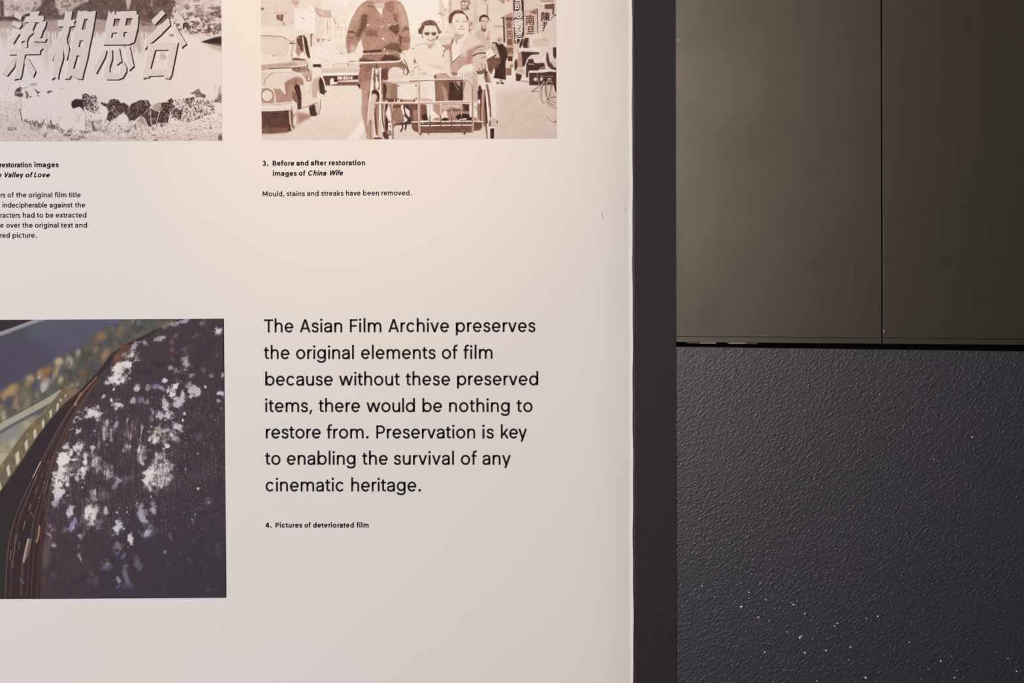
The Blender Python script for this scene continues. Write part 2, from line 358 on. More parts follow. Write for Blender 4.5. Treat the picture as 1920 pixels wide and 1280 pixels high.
    c.dabs(right, 160, (2, 7), (.7, 2.2), [T(.75), T(.9), T(1), T(.4)], ang=(30, 120), a=(.3, .8), seed=6)
    c.dabs([(980, 430), (1300, 400), (1700, 430), (1760, 640), (1550, 740), (1300, 820), (1000, 780)], 420, (2, 6), (.7, 2.2), [T(.1), T(.15), T(.22), T(.3), T(.75), T(.95)], ang=(0, 130), a=(.5, .95), seed=7)
    c.dabs([(-400, 560), (-250, 480), (-180, 700), (-60, 800), (250, 700), (400, 820), (640, 880), (900, 830), (1100, 800), (1300, 860), (1100, 960), (500, 1010), (-500, 990)], 420, (3, 9), (.6, 1.7), [T(.06), T(.1), T(.2), T(.2), T(.7)], ang=(40, 140), a=(.5, .95), seed=8)
    c.dabs([(-200, 880), (1860, 800), (1870, 1130), (-200, 1130)], 260, (2, 7), (.6, 1.6), [T(.1), T(.35), T(.6)], ang=(-20, 20), a=(.3, .7), seed=9)
    c.at(*Cc)
    c.dabs([(1400, 340), (1640, 350), (1700, 620), (1600, 660), (1450, 560)], 150, (2, 5), (.7, 2.2), [T(.12), T(.2), T(.95), T(.9)], ang=(20, 160), a=(.6, .95), seed=10)
    c.dabs([(-1500, 560), (380, 560), (400, 800), (900, 930), (1400, 960), (1700, 960), (1700, 1120), (-1500, 1120)], 700, (2, 7), (.6, 1.5), [T(.05), T(.3), T(.45), T(.4), T(.65)], ang=(10, 160), a=(.25, .6), seed=12)
    for p, t in (([(250, 310), (290, 240), (350, 205), (395, 225), (360, 290), (400, 330), (390, 385), (330, 380), (260, 360)], .85), ([(400, 230), (500, 190), (480, 215), (420, 240)], .5), ([(430, 260), (480, 300), (500, 350), (480, 410), (450, 400), (440, 330)], .8), ([(520, 150), (640, 135), (630, 185), (540, 190)], .45), ([(590, 230), (660, 290), (700, 300), (640, 330)], .95), ([(640, 340), (680, 360), (650, 370)], .95), ([(800, 295), (860, 270), (910, 285), (820, 320)], .9), ([(500, 360), (560, 375), (520, 395)], .85), ([(1040, 235), (1075, 238), (1055, 250)], .8)):
        c.poly(p, T(t), soft=.3, mul=.5 + .5 * th(n4, .35))
    for i in range(150):
        x = r.uniform(-1500, 480) if i < 110 else r.uniform(480, 1700); b = r.uniform(560, 960) if x < 480 else r.uniform(760, 900); h = r.uniform(80, 330) if x < 400 else r.uniform(40, 200)
        c.stroke([(x, b), (x + r.uniform(-20, 20), b - h * .5), (x + r.uniform(-60, 60), b - h)], r.uniform(.5, 1.1), T(r.uniform(.3, .6)), r.uniform(.2, .5))
    c.stroke([(95, 390), (150, 240), (190, 80)], .8, T(.45), .6); c.stroke([(340, 590), (380, 780)], 1.6, T(.85), .9); c.stroke([(345, 400), (365, 540), (345, 600)], 1, T(.5), .8)
    for p, w in (([(520, 830), (610, 870)], 2.2), ([(560, 800), (600, 830)], 2), ([(640, 820), (700, 880)], 4), ([(700, 900), (740, 830), (760, 770)], 3), ([(870, 790), (900, 930)], 4), ([(850, 890), (930, 920)], 3), ([(1050, 965), (1085, 968)], 2), ([(1370, 975), (1530, 985)], 2.4), ([(1120, 1030), (1210, 1035)], 4.4), ([(1330, 1060), (1440, 1078)], 1.6), ([(1215, 1098), (1340, 1100)], 2.2), ([(760, 1075), (790, 1000)], 2.6), ([(1590, 800), (1600, 960)], 4), ([(1590, 880), (1640, 960)], 3), ([(1200, 970), (1230, 930)], 1.5), ([(420, 790), (500, 810)], 2.5), ([(150, 935), (260, 935)], 1.6), ([(960, 900), (990, 915)], 1.6)):
        c.stroke(p, w * .7, T(.8), .75)
        c.dabs([(p[0][0] - 40, p[0][1] - 40), (p[-1][0] + 40, p[-1][1] - 40), (p[-1][0] + 40, p[-1][1] + 30), (p[0][0] - 40, p[0][1] + 30)], 14, (2, 5), (.6, 1.8), [T(.6), T(.8), T(.9)], ang=(0, 140), a=(.5, .9), seed=int(p[0][0]))
    for i in range(60):
        c.blob(r.uniform(500, 1000), r.uniform(820, 950), r.uniform(5, 18), r.uniform(4, 12), T(r.uniform(.5, .9)), .6)
        c.blob(r.uniform(1450, 1800), r.uniform(780, 980), r.uniform(4, 14), r.uniform(8, 22), T(r.uniform(.45, .8)), .5)
    c.a += c.grain(7, 1)[..., None] * 3.0
    return c

# ---- print 2: sepia street scene with a trishaw
def paint_street(text=None):
    T = ramp([(0, (253, 242, 230)), (.12, (246, 228, 214)), (.3, (232, 205, 190)), (.5, (200, 156, 138)), (.7, (150, 106, 90)), (.85, (105, 72, 64)), (1, (70, 46, 46))])
    c = Canvas(490.4, -153, 1043.9, 259.6, 2, T(.1), 6, .005, -.0055)
    fine = c.noise(1.2, 2, seed=1); n2 = c.noise(5, 3, seed=2); n3 = c.noise(3, 2, .5, 4, seed=3)
    th = lambda n, t, w=.15: np.clip((n - t) / w, 0, 1)
    C0 = (0, 0, 1); M1 = (480, 0, 9.55); M2 = (480, 134, 9.55); M3 = (640, 0, 12.8); M4 = (640, 90, 12.8); M5 = (640, 170, 12.8); M6 = (770, 0, 12.8)
    M7 = (770, 80, 10.667); M8 = (770, 170, 10.667); N1 = (890, 0, 11.96); N2 = (890, 90, 11.96); N3 = (890, 170, 11.96)
    c.at(*C0)
    # sky and far street
    c.poly([(600, -160), (860, -160), (850, 60), (640, 60)], T(.02), soft=12)
    c.poly([(480, -160), (600, -160), (605, 90), (480, 110)], T(.17), soft=3)
    c.poly([(840, -160), (1050, -160), (1050, 120), (850, 90)], T(.2), soft=6)
    c.poly([(940, -160), (1050, -160), (1050, 100), (950, 100)], T(.27), soft=4)
    # road
    c.poly([(480, 150), (640, 158), (900, 170), (1050, 160), (1050, 265), (480, 265)], T(.14), soft=1.5)
    c.poly([(480, 215), (640, 220), (1050, 215), (1050, 265), (480, 265)], T(.24), a=.8, soft=14)
    c.poly([(930, 165), (1050, 165), (1050, 265), (930, 265)], T(.33), a=.7, soft=12)
    c.poly([(683, 218), (692, 230), (672, 262), (652, 262)], T(.08), soft=.6)
    # --- left houses (M1)
    c.at(*M1)
    c.poly([(90, 0), (640, 0), (690, 160), (650, 480), (90, 470)], T(.24), soft=1, a=.8)
    c.poly([(280, 0), (300, 0), (300, 460), (280, 460)], T(.16), soft=.6, a=.6)
    c.poly([(300, 210), (560, 200), (560, 240), (330, 240)], T(.36), soft=.8, a=.7)
    c.poly([(370, 265), (495, 255), (480, 380), (375, 345)], T(.66), soft=.3); c.poly([(420, 262), (440, 262), (438, 350), (425, 350)], T(.4), soft=.3)
    c.poly([(90, 135), (148, 135), (145, 170), (90, 185)], T(.62), soft=.3)
    c.poly([(640, 0), (775, 0), (760, 60), (720, 90), (660, 60)], T(.42), soft=.8, mul=.6 + .4 * th(n2, .4)); c.poly([(690, 60), (760, 50), (730, 140)], T(.4), soft=.8, a=.7)
    c.poly([(470, 390), (510, 400), (540, 470), (500, 470)], T(.45), soft=.5); c.poly([(610, 340), (670, 370), (660, 410), (620, 400)], T(.35), soft=.8)
    c.poly([(690, 155), (920, 150), (920, 560), (690, 500)], T(.07), soft=.4); c.stroke([(810, 310), (865, 335)], 1.6, T(.45)); c.stroke([(800, 180), (860, 190)], .8, T(.3))
    c.poly([(925, 90), (1050, 110), (1060, 600), (925, 580)], T(.05), soft=.5); c.stroke([(970, 110), (975, 560)], .6, T(.25), .5)
    c.poly([(1050, 120), (1380, 290), (1350, 320), (1230, 310), (1130, 300), (1060, 200)], T(.4), soft=.4, mul=.5 + .5 * th(n2, .35))
    c.stroke([(1060, 135), (1360, 280), (1520, 380)], 1.1, T(.55), .8, smooth=False); c.stroke([(1090, 170), (1350, 300)], 1.2, T(.05), .8)
    c.poly([(1180, 170), (1350, 185), (1350, 270)], T(.35), soft=.3)
    for x, w, y0, y1, t in [(1095, 20, 260, 640, .18), (1150, 16, 290, 560, .28), (1205, 30, 300, 600, .22), (1280, 22, 330, 620, .3), (1330, 14, 330, 700, .25), (1375, 22, 180, 720, .04), (1430, 30, 400, 700, .2), (1480, 20, 400, 560, .25), (1570, 40, 460, 700, .04), (1535, 8, 480, 690, .4), (1605, 14, 460, 560, .45)]:
        c.poly([(x - w / 2, y0), (x + w / 2, y0), (x + w / 2, y1), (x - w / 2, y1)], T(t), soft=.4, a=.8)
    c.poly([(1390, 320), (1500, 380), (1430, 430), (1400, 400)], T(.45), soft=.4, mul=.6 + .4 * th(n2, .4)); c.stroke([(1320, 480), (1335, 530)], 1.2, T(.5), .8); c.stroke([(1270, 400), (1275, 520)], 1.8, T(.42), .7)
    c.stroke([(1430, 490), (1550, 480)], 1, T(.45), .8)
    c.poly([(1380, 150), (1620, 90), (1700, 0), (1830, 0), (1800, 140), (1650, 300), (1640, 460), (1420, 400)], T(.12), soft=1, mul=.4 + .6 * th(n2, .4))
    c.poly([(975, 600), (1030, 605), (1005, 640), (1000, 830), (980, 830)], T(.6), soft=.3)
    c.poly([(1085, 690), (1155, 695), (1110, 770)], T(.5), soft=.3); c.poly([(1185, 695), (1260, 700), (1200, 720), (1195, 775)], T(.55), soft=.3); c.poly([(1280, 700), (1350, 712), (1300, 740)], T(.45), soft=.3)
    # far white car behind the driver
    c.poly([(980, 850), (1080, 820), (1300, 800), (1400, 770), (1640, 760), (1640, 1300), (1000, 1260), (960, 1000)], T(.08), soft=.6)
    c.poly([(1400, 780), (1615, 770), (1620, 990), (1480, 960)], T(.17), soft=.5); c.stroke([(1080, 840), (1200, 830), (1300, 860)], .7, T(.3), .7); c.stroke([(990, 930), (1200, 940)], .6, T(.25), .7)
    c.stroke([(1100, 1040), (1200, 1040)], 1.2, T(.35), .8); c.stroke([(1520, 955), (1545, 958)], 1.4, T(.6))
    c.blob(1240, 1160, 62, 90, T(.12), 1); c.stroke([(1180, 1120), (1230, 1060), (1290, 1100), (1300, 1200)], .8, T(.4), .8)
    c.poly([(1020, 1150), (1165, 1145), (1175, 1235), (1120, 1245), (1095, 1190), (1055, 1215), (1030, 1210)], T(.86), soft=.3)
    c.stroke([(1370, 1280), (1390, 1160), (1480, 1140), (1620, 1130)], 1.5, T(.38), .9); c.poly([(1390, 1180), (1620, 1150), (1620, 1300), (1370, 1300)], T(.18), soft=.5)
    c.stroke([(1400, 1245), (1780, 1235)], 2.4, T(.45), .9); c.poly([(1640, 990), (1850, 980), (1900, 1120), (1900, 1300), (1640, 1300)], T(.2), soft=1)
    c.at(*M2)
    c.poly([(1180, -60), (1840, -60), (1840, 20), (1180, 30)], T(.3), soft=.6); c.poly([(1190, 30), (1840, 20), (1835, 66), (1200, 72)], T(.04), soft=.3)
    c.poly([(1200, 76), (1840, 66), (1830, 240), (1250, 250), (1230, 160)], T(.8), soft=.3)
    c.poly([(1330, 140), (1400, 130), (1440, 180), (1840, 165), (1840, 190), (1560, 200), (1330, 240)], T(.05), soft=.4); c.poly([(1470, 165), (1840, 140), (1840, 168), (1480, 182)], T(.03), soft=.3)
    c.poly([(1400, 140), (1450, 140), (1450, 185), (1400, 185)], T(.9)); c.poly([(1340, 115), (1385, 112), (1380, 135), (1345, 138)], T(.06)); c.poly([(1460, 185), (1840, 185), (1830, 245), (1460, 250)], T(.72), soft=.5)
    c.poly([(1460, 85), (1740, 82), (1745, 140), (1460, 145)], T(.6), soft=.3)
    c.poly([(1250, 262), (1830, 255), (1890, 330), (1890, 420), (1250, 420)], T(.16), soft=3, a=.7)
    # --- near car on the left
    c.at(*M1)
    c.poly([(90, 470), (540, 470), (680, 510), (800, 540), (880, 570), (925, 640), (960, 900), (1000, 1080), (1020, 1280), (90, 1280)], T(.15), soft=.4)
    c.poly([(90, 480), (540, 485), (760, 570), (600, 680), (540, 660), (400, 650), (90, 640)], T(.13), soft=.6)
    c.poly([(90, 640), (400, 655), (530, 670), (570, 740), (600, 800), (590, 960), (520, 1020), (90, 950)], T(.24), soft=.5); c.poly([(90, 720), (540, 730), (560, 940), (90, 920)], T(.2), soft=1.5, a=.7)
    c.stroke([(95, 635), (350, 645), (500, 665), (560, 710)], 1.6, T(.58), .9); c.stroke([(560, 715), (640, 735), (700, 725)], 3.5, T(.35), .9)
    c.stroke([(610, 770), (700, 775)], 2.2, T(.8)); c.stroke([(610, 800), (600, 950), (540, 1010)], 1.5, T(.07), .9); c.stroke([(670, 800), (640, 950), (650, 1080)], 3, T(.42), .9); c.stroke([(700, 740), (665, 900), (660, 1070)], 1.2, T(.1), .9)
    c.poly([(720, 690), (760, 640), (860, 625), (905, 680), (930, 790), (975, 1035), (920, 1030), (880, 900), (845, 660), (760, 670)], T(.84), soft=.3)
    c.poly([(725, 690), (830, 655), (850, 920), (820, 930), (780, 840), (735, 760)], T(.76), soft=.3); c.poly([(715, 740), (800, 880), (820, 950), (800, 1040), (760, 1010), (710, 930), (720, 830)], T(.5), soft=.4)
    c.stroke([(840, 650), (875, 900), (920, 1030)], 1.8, T(.1), .95); c.stroke([(850, 780), (860, 920), (880, 960)], 1.2, T(.6), .9)
    c.poly([(790, 960), (840, 930), (890, 1040), (760, 1060)], T(.1), soft=.3); c.poly([(680, 930), (750, 1000), (750, 1040), (670, 1030)], T(.08), soft=.3)
    c.poly([(660, 1035), (740, 1030), (900, 1065), (890, 1080), (660, 1080)], T(.7), soft=.3)
    c.stroke([(310, 995), (330, 995)], 1.8, T(.6)); c.stroke([(410, 1055), (530, 1075)], .8, T(.35), .7); c.stroke([(430, 1035), (500, 1030)], .7, T(.3), .7)
    c.poly([(90, 1160), (690, 1100), (930, 1090), (940, 1180), (600, 1200), (100, 1260)], T(.42), soft=.4); c.poly([(700, 1100), (940, 1095), (940, 1180), (760, 1190)], T(.3), soft=.5, mul=.6 + .4 * th(n2, .4))
    c.stroke([(240, 1215), (600, 1195), (930, 1160)], 1.6, T(.08), .9); c.stroke([(240, 1222), (620, 1210)], 2, T(.75), .9); c.poly([(620, 1210), (920, 1180), (980, 1280), (700, 1300)], T(.66), soft=.4, mul=.6 + .4 * th(n2, .4)); c.poly([(915, 1140), (945, 1190), (925, 1195)], T(.85))
    c.at(*M2)
    c.poly([(90, 0), (300, -5), (700, 0), (860, 90), (900, 300), (920, 560), (640, 560), (340, 570), (100, 570)], T(.2), soft=.5)
    c.poly([(100, 0), (220, 20), (160, 160), (110, 240)], T(.28), soft=.5); c.stroke([(320, 10), (220, 80), (160, 170), (145, 240)], 1, T(.65), .9); c.stroke([(330, 12), (680, 15)], .7, T(.5), .7)
    c.poly([(310, 300), (440, 310), (520, 400), (560, 160), (640, 120), (760, 80), (840, 130), (860, 250), (740, 200), (680, 280), (700, 460), (640, 470), (640, 540), (360, 560), (340, 400)], T(.5), soft=.8)
    c.poly([(520, 190), (700, 120), (840, 160), (840, 240), (720, 210), (600, 260), (560, 440), (520, 400)], T(.58), soft=.8, mul=.6 + .4 * th(n2, .4))
    c.poly([(440, 280), (510, 280), (540, 400), (510, 405), (470, 330)], T(.16), soft=.5)
    c.poly([(100, 300), (230, 280), (330, 380), (340, 570), (100, 570)], T(.42), soft=.4); c.stroke([(100, 270), (200, 280), (300, 330), (335, 420), (345, 570)], 1.8, T(.08), .9)
    c.blob(202, 430, 112, 118, T(.72), 1, hard=4); c.blob(202, 430, 100, 104, T(.17), 1, hard=4)
    c.poly([(680, 280), (720, 210), (780, 240), (810, 380), (820, 520), (815, 670), (750, 680), (740, 560), (660, 500), (660, 460), (740, 460)], T(.85), soft=.4)
    c.poly([(660, 330), (740, 420), (760, 560), (700, 540), (650, 480)], T(.66), soft=.5)
    c.poly([(720, 0), (1010, -20), (1000, 170), (900, 180), (860, 90), (800, 30)], T(.5), soft=.4, mul=.55 + .45 * th(n2, .42))
    c.poly([(920, 100), (985, 95), (985, 170), (920, 180)], T(.55), soft=.3); c.poly([(935, 110), (970, 105), (965, 150), (930, 155)], T(.2))
    c.poly([(880, 190), (1000, 180), (1000, 470), (1100, 500), (1100, 560), (820, 660), (820, 420), (900, 380)], T(.18), soft=.5); c.poly([(830, 250), (890, 250), (900, 600), (830, 620)], T(.22), soft=.5)
    c.stroke([(880, 120), (905, 300), (870, 560)], 1.8, T(.1), .8); c.stroke([(1000, 200), (960, 340), (925, 390)], 1, T(.45), .7)
    c.poly([(1000, 250), (1050, 100), (1140, 40), (1160, 90), (1130, 200), (1150, 400), (1100, 480), (1010, 470)], T(.38), soft=.6); c.poly([(1010, -80), (1170, -80), (1180, 40), (1080, 120), (1020, 120)], T(.12), soft=.8)
    c.poly([(1130, 160), (1160, 88), (1200, 140), (1240, 300), (1235, 415), (1180, 400), (1150, 380), (1130, 240)], T(.88), soft=.4); c.stroke([(1160, 85), (1215, 180), (1245, 340), (1240, 410)], 1.4, T(.12), .8); c.blob(1255, 355, 14, 22, T(.8))
    c.poly([(820, 640), (1100, 540), (1110, 565), (960, 620), (840, 660)], T(.5), soft=.4); c.poly([(860, 600), (1090, 480), (1120, 500), (1100, 545), (840, 640)], T(.14), soft=.5)
    c.poly([(100, 700), (580, 680), (600, 700), (620, 900), (640, 1060), (560, 1085), (300, 1110), (110, 1110)], T(.8), soft=.6); c.poly([(110, 1000), (600, 1000), (560, 1110), (110, 1125)], T(.6), soft=2, a=.5)
    c.poly([(100, 590), (360, 575), (640, 540), (700, 530), (700, 650), (580, 685), (300, 708), (100, 710)], T(.2), soft=.3); c.stroke([(105, 600), (340, 590), (640, 570)], .9, T(.55), .7); c.stroke([(105, 640), (400, 640), (640, 620)], 1.5, T(.07), .9); c.stroke([(105, 700), (400, 700), (620, 680)], 1.2, T(.1), .8); c.blob(528, 660, 6, 8, T(.6))
    c.poly([(740, 720), (950, 760), (1000, 800), (900, 860), (740, 960)], T(.5), soft=2); c.poly([(750, 780), (980, 780), (960, 830), (760, 900)], T(.55), soft=1.5, a=.7)
    c.poly([(590, 690), (640, 640), (700, 530), (735, 640), (745, 820), (720, 980), (680, 1050), (640, 1050), (610, 900)], T(.4), soft=.3); c.stroke([(600, 720), (610, 900), (650, 1050)], 1.6, T(.1), .8); c.poly([(620, 700), (650, 680), (665, 860), (690, 1030), (640, 980)], T(.72), soft=.3)
    c.poly([(655, 560), (690, 530), (715, 580), (730, 680), (690, 780), (665, 730), (648, 640)], T(.14), soft=.3); c.poly([(670, 830), (720, 800), (730, 900), (700, 980), (660, 960)], T(.22), soft=.5); c.stroke([(640, 620), (665, 760), (690, 800)], 1.2, T(.6), .8)
    c.poly([(950, 630), (1050, 580), (1060, 640), (1100, 760), (1090, 790), (990, 800), (965, 740)], T(.88), soft=.3); c.poly([(1050, 590), (1130, 540), (1155, 640), (1140, 740), (1100, 780), (1070, 700)], T(.3), soft=.3); c.stroke([(1060, 600), (1080, 720), (1120, 770)], 1.4, T(.6), .9); c.stroke([(1155, 500), (1155, 640), (1135, 760)], 1, T(.7), .8)
    c.poly([(1095, 360), (1120, 350), (1140, 440), (1130, 520), (1100, 480)], T(.08), soft=.3)
    # --- driver
    c.at(*M4)
    legL = [(440, 820), (720, 780), (700, 960), (690, 1280), (500, 1280), (500, 1020), (450, 900)]
    c.poly(legL, T(.5), soft=.4); c.at(*M5)
    c.poly([(500, -10), (700, -10), (690, 400), (660, 700), (650, 1160), (620, 1160), (560, 850), (490, 560), (480, 400), (500, 250)], T(.47), soft=.4); c.poly([(630, -10), (700, -10), (690, 500), (650, 700), (660, 300)], T(.58), soft=.8)
    c.at(*M4)
    c.poly([(950, 790), (1340, 800), (1350, 1280), (960, 1280)], T(.52), soft=.3); c.poly([(1180, 900), (1340, 820), (1345, 1280), (1200, 1280)], T(.6), soft=.6, a=.8); c.poly([(1000, 830), (1060, 850), (1100, 1000), (1080, 1100), (1040, 1280), (1010, 1280)], T(.84), soft=.4)
    shorts = [(540, 150), (1400, 120), (1440, 280), (1540, 400), (1530, 560), (1500, 700), (1480, 520), (1380, 460), (1250, 460), (1160, 520), (1120, 640), (1140, 760), (960, 790), (700, 780), (450, 840), (410, 800), (420, 640), (460, 440), (430, 280)]
    c.poly(shorts, T(.57), soft=.3); c.poly([(430, 270), (560, 250), (900, 300), (560, 330), (430, 310)], T(.75), soft=.5); c.poly([(960, 260), (1060, 150), (1250, 170), (1430, 250), (1400, 300), (960, 300)], T(.78), soft=.6)
    c.poly([(980, 500), (1120, 470), (1120, 760), (960, 750)], T(.78), soft=.8, a=.9); c.poly([(560, 400), (900, 380), (720, 520), (620, 560)], T(.63), soft=1.5, a=.7)
    c.poly([(390, 890), (450, 830), (460, 990)], T(.9), soft=.3); c.stroke([(450, 430), (470, 430)], 2.4, T(.8))
    c.at(*M3)
    shirt = [(690, 0), (830, 0), (880, 10), (1300, 0), (1420, 40), (1500, 140), (1590, 380), (1630, 620), (1640, 720), (1665, 950), (1650, 1120), (1600, 1220), (1480, 1230), (1450, 1280), (520, 1280), (540, 1160), (500, 1060), (490, 920), (420, 1010), (370, 1140), (330, 1240), (240, 1280), (150, 1280), (120, 1100), (115, 900), (160, 720), (240, 460), (340, 280), (400, 180), (520, 60), (620, 10)]
    c.poly(shirt, T(.5), soft=.3); c.poly([(690, -200), (1300, -200), (1300, 30), (690, 30)], T(.4), soft=.5); c.at(*C0)
    c.blob(713, -26, 19, 25, T(.45), 1, hard=2); c.blob(713, -40, 22, 16, T(.85), 1, hard=2); c.poly([(703, -10), (723, -10), (728, 14), (700, 12)], T(.42), soft=.5)
    c.at(*M3)
    for p, t, sf, a in (([(480, 350), (640, 320), (620, 560), (560, 700), (420, 940), (330, 820), (460, 640)], .74, 2, .9), ([(560, 700), (850, 740), (900, 860), (600, 880)], .7, 2.5, .7), ([(1150, 620), (1380, 580), (1400, 740), (1340, 840), (1160, 720)], .76, 1, .9),
                        ([(1250, 300), (1340, 340), (1360, 560), (1270, 480)], .68, 1.2, .8), ([(1000, 1140), (1200, 1020), (1400, 1040), (1440, 1230), (1050, 1180)], .72, 1.6, .9), ([(510, 1220), (700, 1200), (960, 1180), (1000, 1240), (560, 1270)], .82, .6, .9),
                        ([(620, 120), (780, 130), (800, 190), (640, 160)], .66, .5, .8), ([(1040, 60), (1250, 20), (1270, 240), (1200, 300), (1050, 200)], .62, 1, .7), ([(150, 760), (240, 730), (360, 770), (300, 790), (180, 780)], .75, .4, .9), ([(130, 900), (300, 880), (300, 920), (130, 930)], .64, .5, .7),
                        ([(1450, 740), (1560, 620), (1635, 680), (1630, 720), (1520, 740)], .68, .5, .9), ([(1430, 860), (1640, 870), (1640, 1000), (1450, 1010)], .58, .8, .6), ([(1400, 800), (1460, 900), (1440, 1120), (1390, 1000)], .72, .7, .9), ([(1360, 1160), (1470, 1200), (1440, 1270), (1360, 1250)], .74, .5, .8),
                        ([(240, 1080), (350, 1100), (330, 1240), (230, 1250)], .35, .8, .9), ([(400, 200), (560, 80), (600, 120), (440, 400), (260, 700), (180, 690), (260, 440)], .42, 2, .7), ([(1300, 60), (1440, 100), (1560, 400), (1600, 600), (1420, 640), (1400, 300)], .4, 2, .8)):
        c.poly(p, T(t), soft=sf, a=a)
    c.poly([(800, 80), (1040, 60), (1030, 180), (840, 190)], T(.3), soft=.6); c.poly([(835, 190), (1005, 190), (985, 300), (962, 370), (920, 300)], T(.06), soft=.3); c.stroke([(960, 370), (975, 400)], 1, T(.2), .8)
    for x, y, r in ((640, 597, 22), (985, 640, 18), (1008, 922, 26), (1046, 1175, 18), (1282, 590, 12)): c.blob(x, y, r, r, T(0), 1, hard=2)
    c.poly([(1115, 595), (1195, 580), (1190, 620), (1120, 630)], T(.3), soft=.3); c.poly([(1060, 1270), (1140, 1250), (1120, 1330)], T(.25), soft=.3)
    for p in ([(140, 840), (220, 900), (320, 880)], [(140, 1060), (240, 1020), (330, 1060)], [(1450, 930), (1550, 900), (1640, 910)], [(1460, 1010), (1560, 980), (1640, 985)], [(160, 990), (260, 960)], [(1440, 770), (1540, 700), (1620, 690)]):
        c.stroke(p, 1.0, T(.72), .55)
    # grain of the printed halftone on the dark clothes
    m = c.mask([(690, 0), (1300, 0), (1640, 700), (1650, 1200), (1500, 1500), (1500, 1900), (420, 1950), (440, 1300), (120, 1100), (240, 460)])
    g = c.grain(21, 1); m = m * np.clip((232 - c.a.mean(2)) / 40, 0, 1); c.a += (m * g)[..., None] * np.array([11, 12, 12], np.float32)
    # hands and handlebar
    c.at(*M4)
    c.poly([(170, 200), (260, 90), (330, 110), (420, 220), (430, 280), (360, 310), (190, 310)], T(.09), soft=.4); c.poly([(180, 310), (350, 300), (350, 340), (180, 340)], T(.5), soft=.4); c.poly([(1430, 200), (1480, 60), (1600, 50), (1600, 170), (1560, 300), (1460, 300)], T(.12), soft=.4)
    c.stroke([(1490, 100), (1530, 200)], 1.2, T(.45), .8); c.blob(1640, 250, 60, 150, T(.12), 1, rot=20, hard=1.5); c.poly([(1660, 10), (1750, 0), (1760, 60), (1690, 60)], T(.72), soft=.3)
    c.stroke([(160, 370), (400, 350), (860, 345), (1300, 330), (1450, 280), (1490, 250)], 3.4, T(.65), .6); c.stroke([(180, 358), (400, 350), (860, 340), (1320, 322), (1430, 290), (1480, 240)], 3.0, T(.05))
    c.stroke([(165, 370), (165, 440)], 1.3, T(.6)); c.stroke([(1520, 290), (1560, 350), (1600, 480), (1640, 600)], 1.6, T(.7)); c.stroke([(1530, 400), (1600, 560), (1560, 650)], 2.6, T(.75), .8); c.stroke([(1460, 480), (1530, 580), (1540, 660)], 1.4, T(.25), .8)
    # wheel, fork and frame of the trishaw
    c.poly([(740, 1020), (800, 990), (880, 1020), (930, 1120), (940, 1280), (700, 1280)], T(.8), soft=.3)
    c.at(*M5)
    c.poly([(730, 90), (800, 60), (860, 100), (900, 260), (900, 1160), (650, 1160), (640, 700), (690, 300)], T(.5), soft=.3)
    c.poly([(700, 180), (760, 70), (840, 90), (850, 180), (810, 280), (790, 600), (830, 1080), (740, 1160), (650, 1160), (650, 640)], T(.3), soft=.3); c.poly([(650, 700), (740, 700), (740, 1160), (660, 1160)], T(.52), soft=.8)
    c.poly([(800, 400), (830, 400), (850, 800), (860, 1080), (830, 1080), (800, 700)], T(.8), soft=.3); c.poly([(810, 280), (850, 180), (900, 260), (910, 700), (860, 700), (820, 500)], T(.55), soft=.4); c.poly([(850, 180), (880, 170), (900, 240), (850, 270)], T(.75), soft=.3)
    c.stroke([(780, 600), (800, 900), (840, 1090)], 1.4, T(.1), .9); c.poly([(760, 1070), (900, 1080), (890, 1110), (770, 1130)], T(.1)); c.poly([(780, 1125), (980, 1110), (980, 1160), (780, 1160)], T(.8), soft=.4)
    c.at(*M4)
    c.poly([(780, 1010), (830, 1000), (880, 1050), (930, 1180), (925, 1280), (900, 1200), (850, 1080), (760, 1080), (740, 1110), (750, 1060)], T(.9), soft=.3)
    c.poly([(780, 420), (930, 420), (940, 1000), (780, 1000)], T(.62), soft=.4); c.poly([(810, 490), (900, 490), (895, 600), (820, 600)], T(.2), soft=.3); c.stroke([(850, 700), (855, 800)], 2.4, T(.15)); c.blob(862, 880, 42, 100, T(.08), 1, hard=3); c.blob(858, 632, 26, 22, T(.05)); c.stroke([(800, 640), (910, 650)], 1.2, T(.85), .8); c.stroke([(860, 980), (930, 1090)], 1.3, T(.1)); c.blob(790, 500, 12, 20, T(.8)); c.stroke([(850, 385), (860, 470)], 1.4, T(.75))
    c.stroke([(770, 490), (745, 700), (720, 1000), (690, 1280)], 2.6, T(.03), smooth=False); c.stroke([(935, 490), (945, 800), (945, 1280)], 3.0, T(.04), smooth=False); c.stroke([(965, 540), (975, 1100)], 1.4, T(.72), .8)
    c.blob(770, 500, 24, 30, T(.04)); c.blob(938, 500, 24, 30, T(.04)); c.blob(955, 1140, 26, 44, T(.06))
    c.at(*M5)
    c.stroke([(720, 0), (680, 200), (645, 600), (640, 800)], 1.8, T(.03), smooth=False); c.stroke([(942, 0), (940, 300), (930, 700)], 3.2, T(.05), smooth=False); c.stroke([(945, 700), (950, 1120)], 2.6, T(.3)); c.stroke([(975, 300), (990, 700), (1060, 1000)], 2.2, T(.75)); c.stroke([(1010, 340), (1040, 600), (1050, 940)], 3.4, T(.5)); c.stroke([(1090, 330), (1090, 940)], 5.2, T(.87), smooth=False)
    c.poly([(1060, 560), (1130, 340), (1180, 340), (1200, 700), (1130, 700)], T(.12), soft=.3) ; c.stroke([(1150, 340), (1200, 500), (1220, 800)], 2.4, T(.5)); c.stroke([(1190, 340), (1240, 760), (1240, 1160)], 3.2, T(.55), smooth=False); c.stroke([(1245, 350), (1250, 700)], 1.6, T(.78))
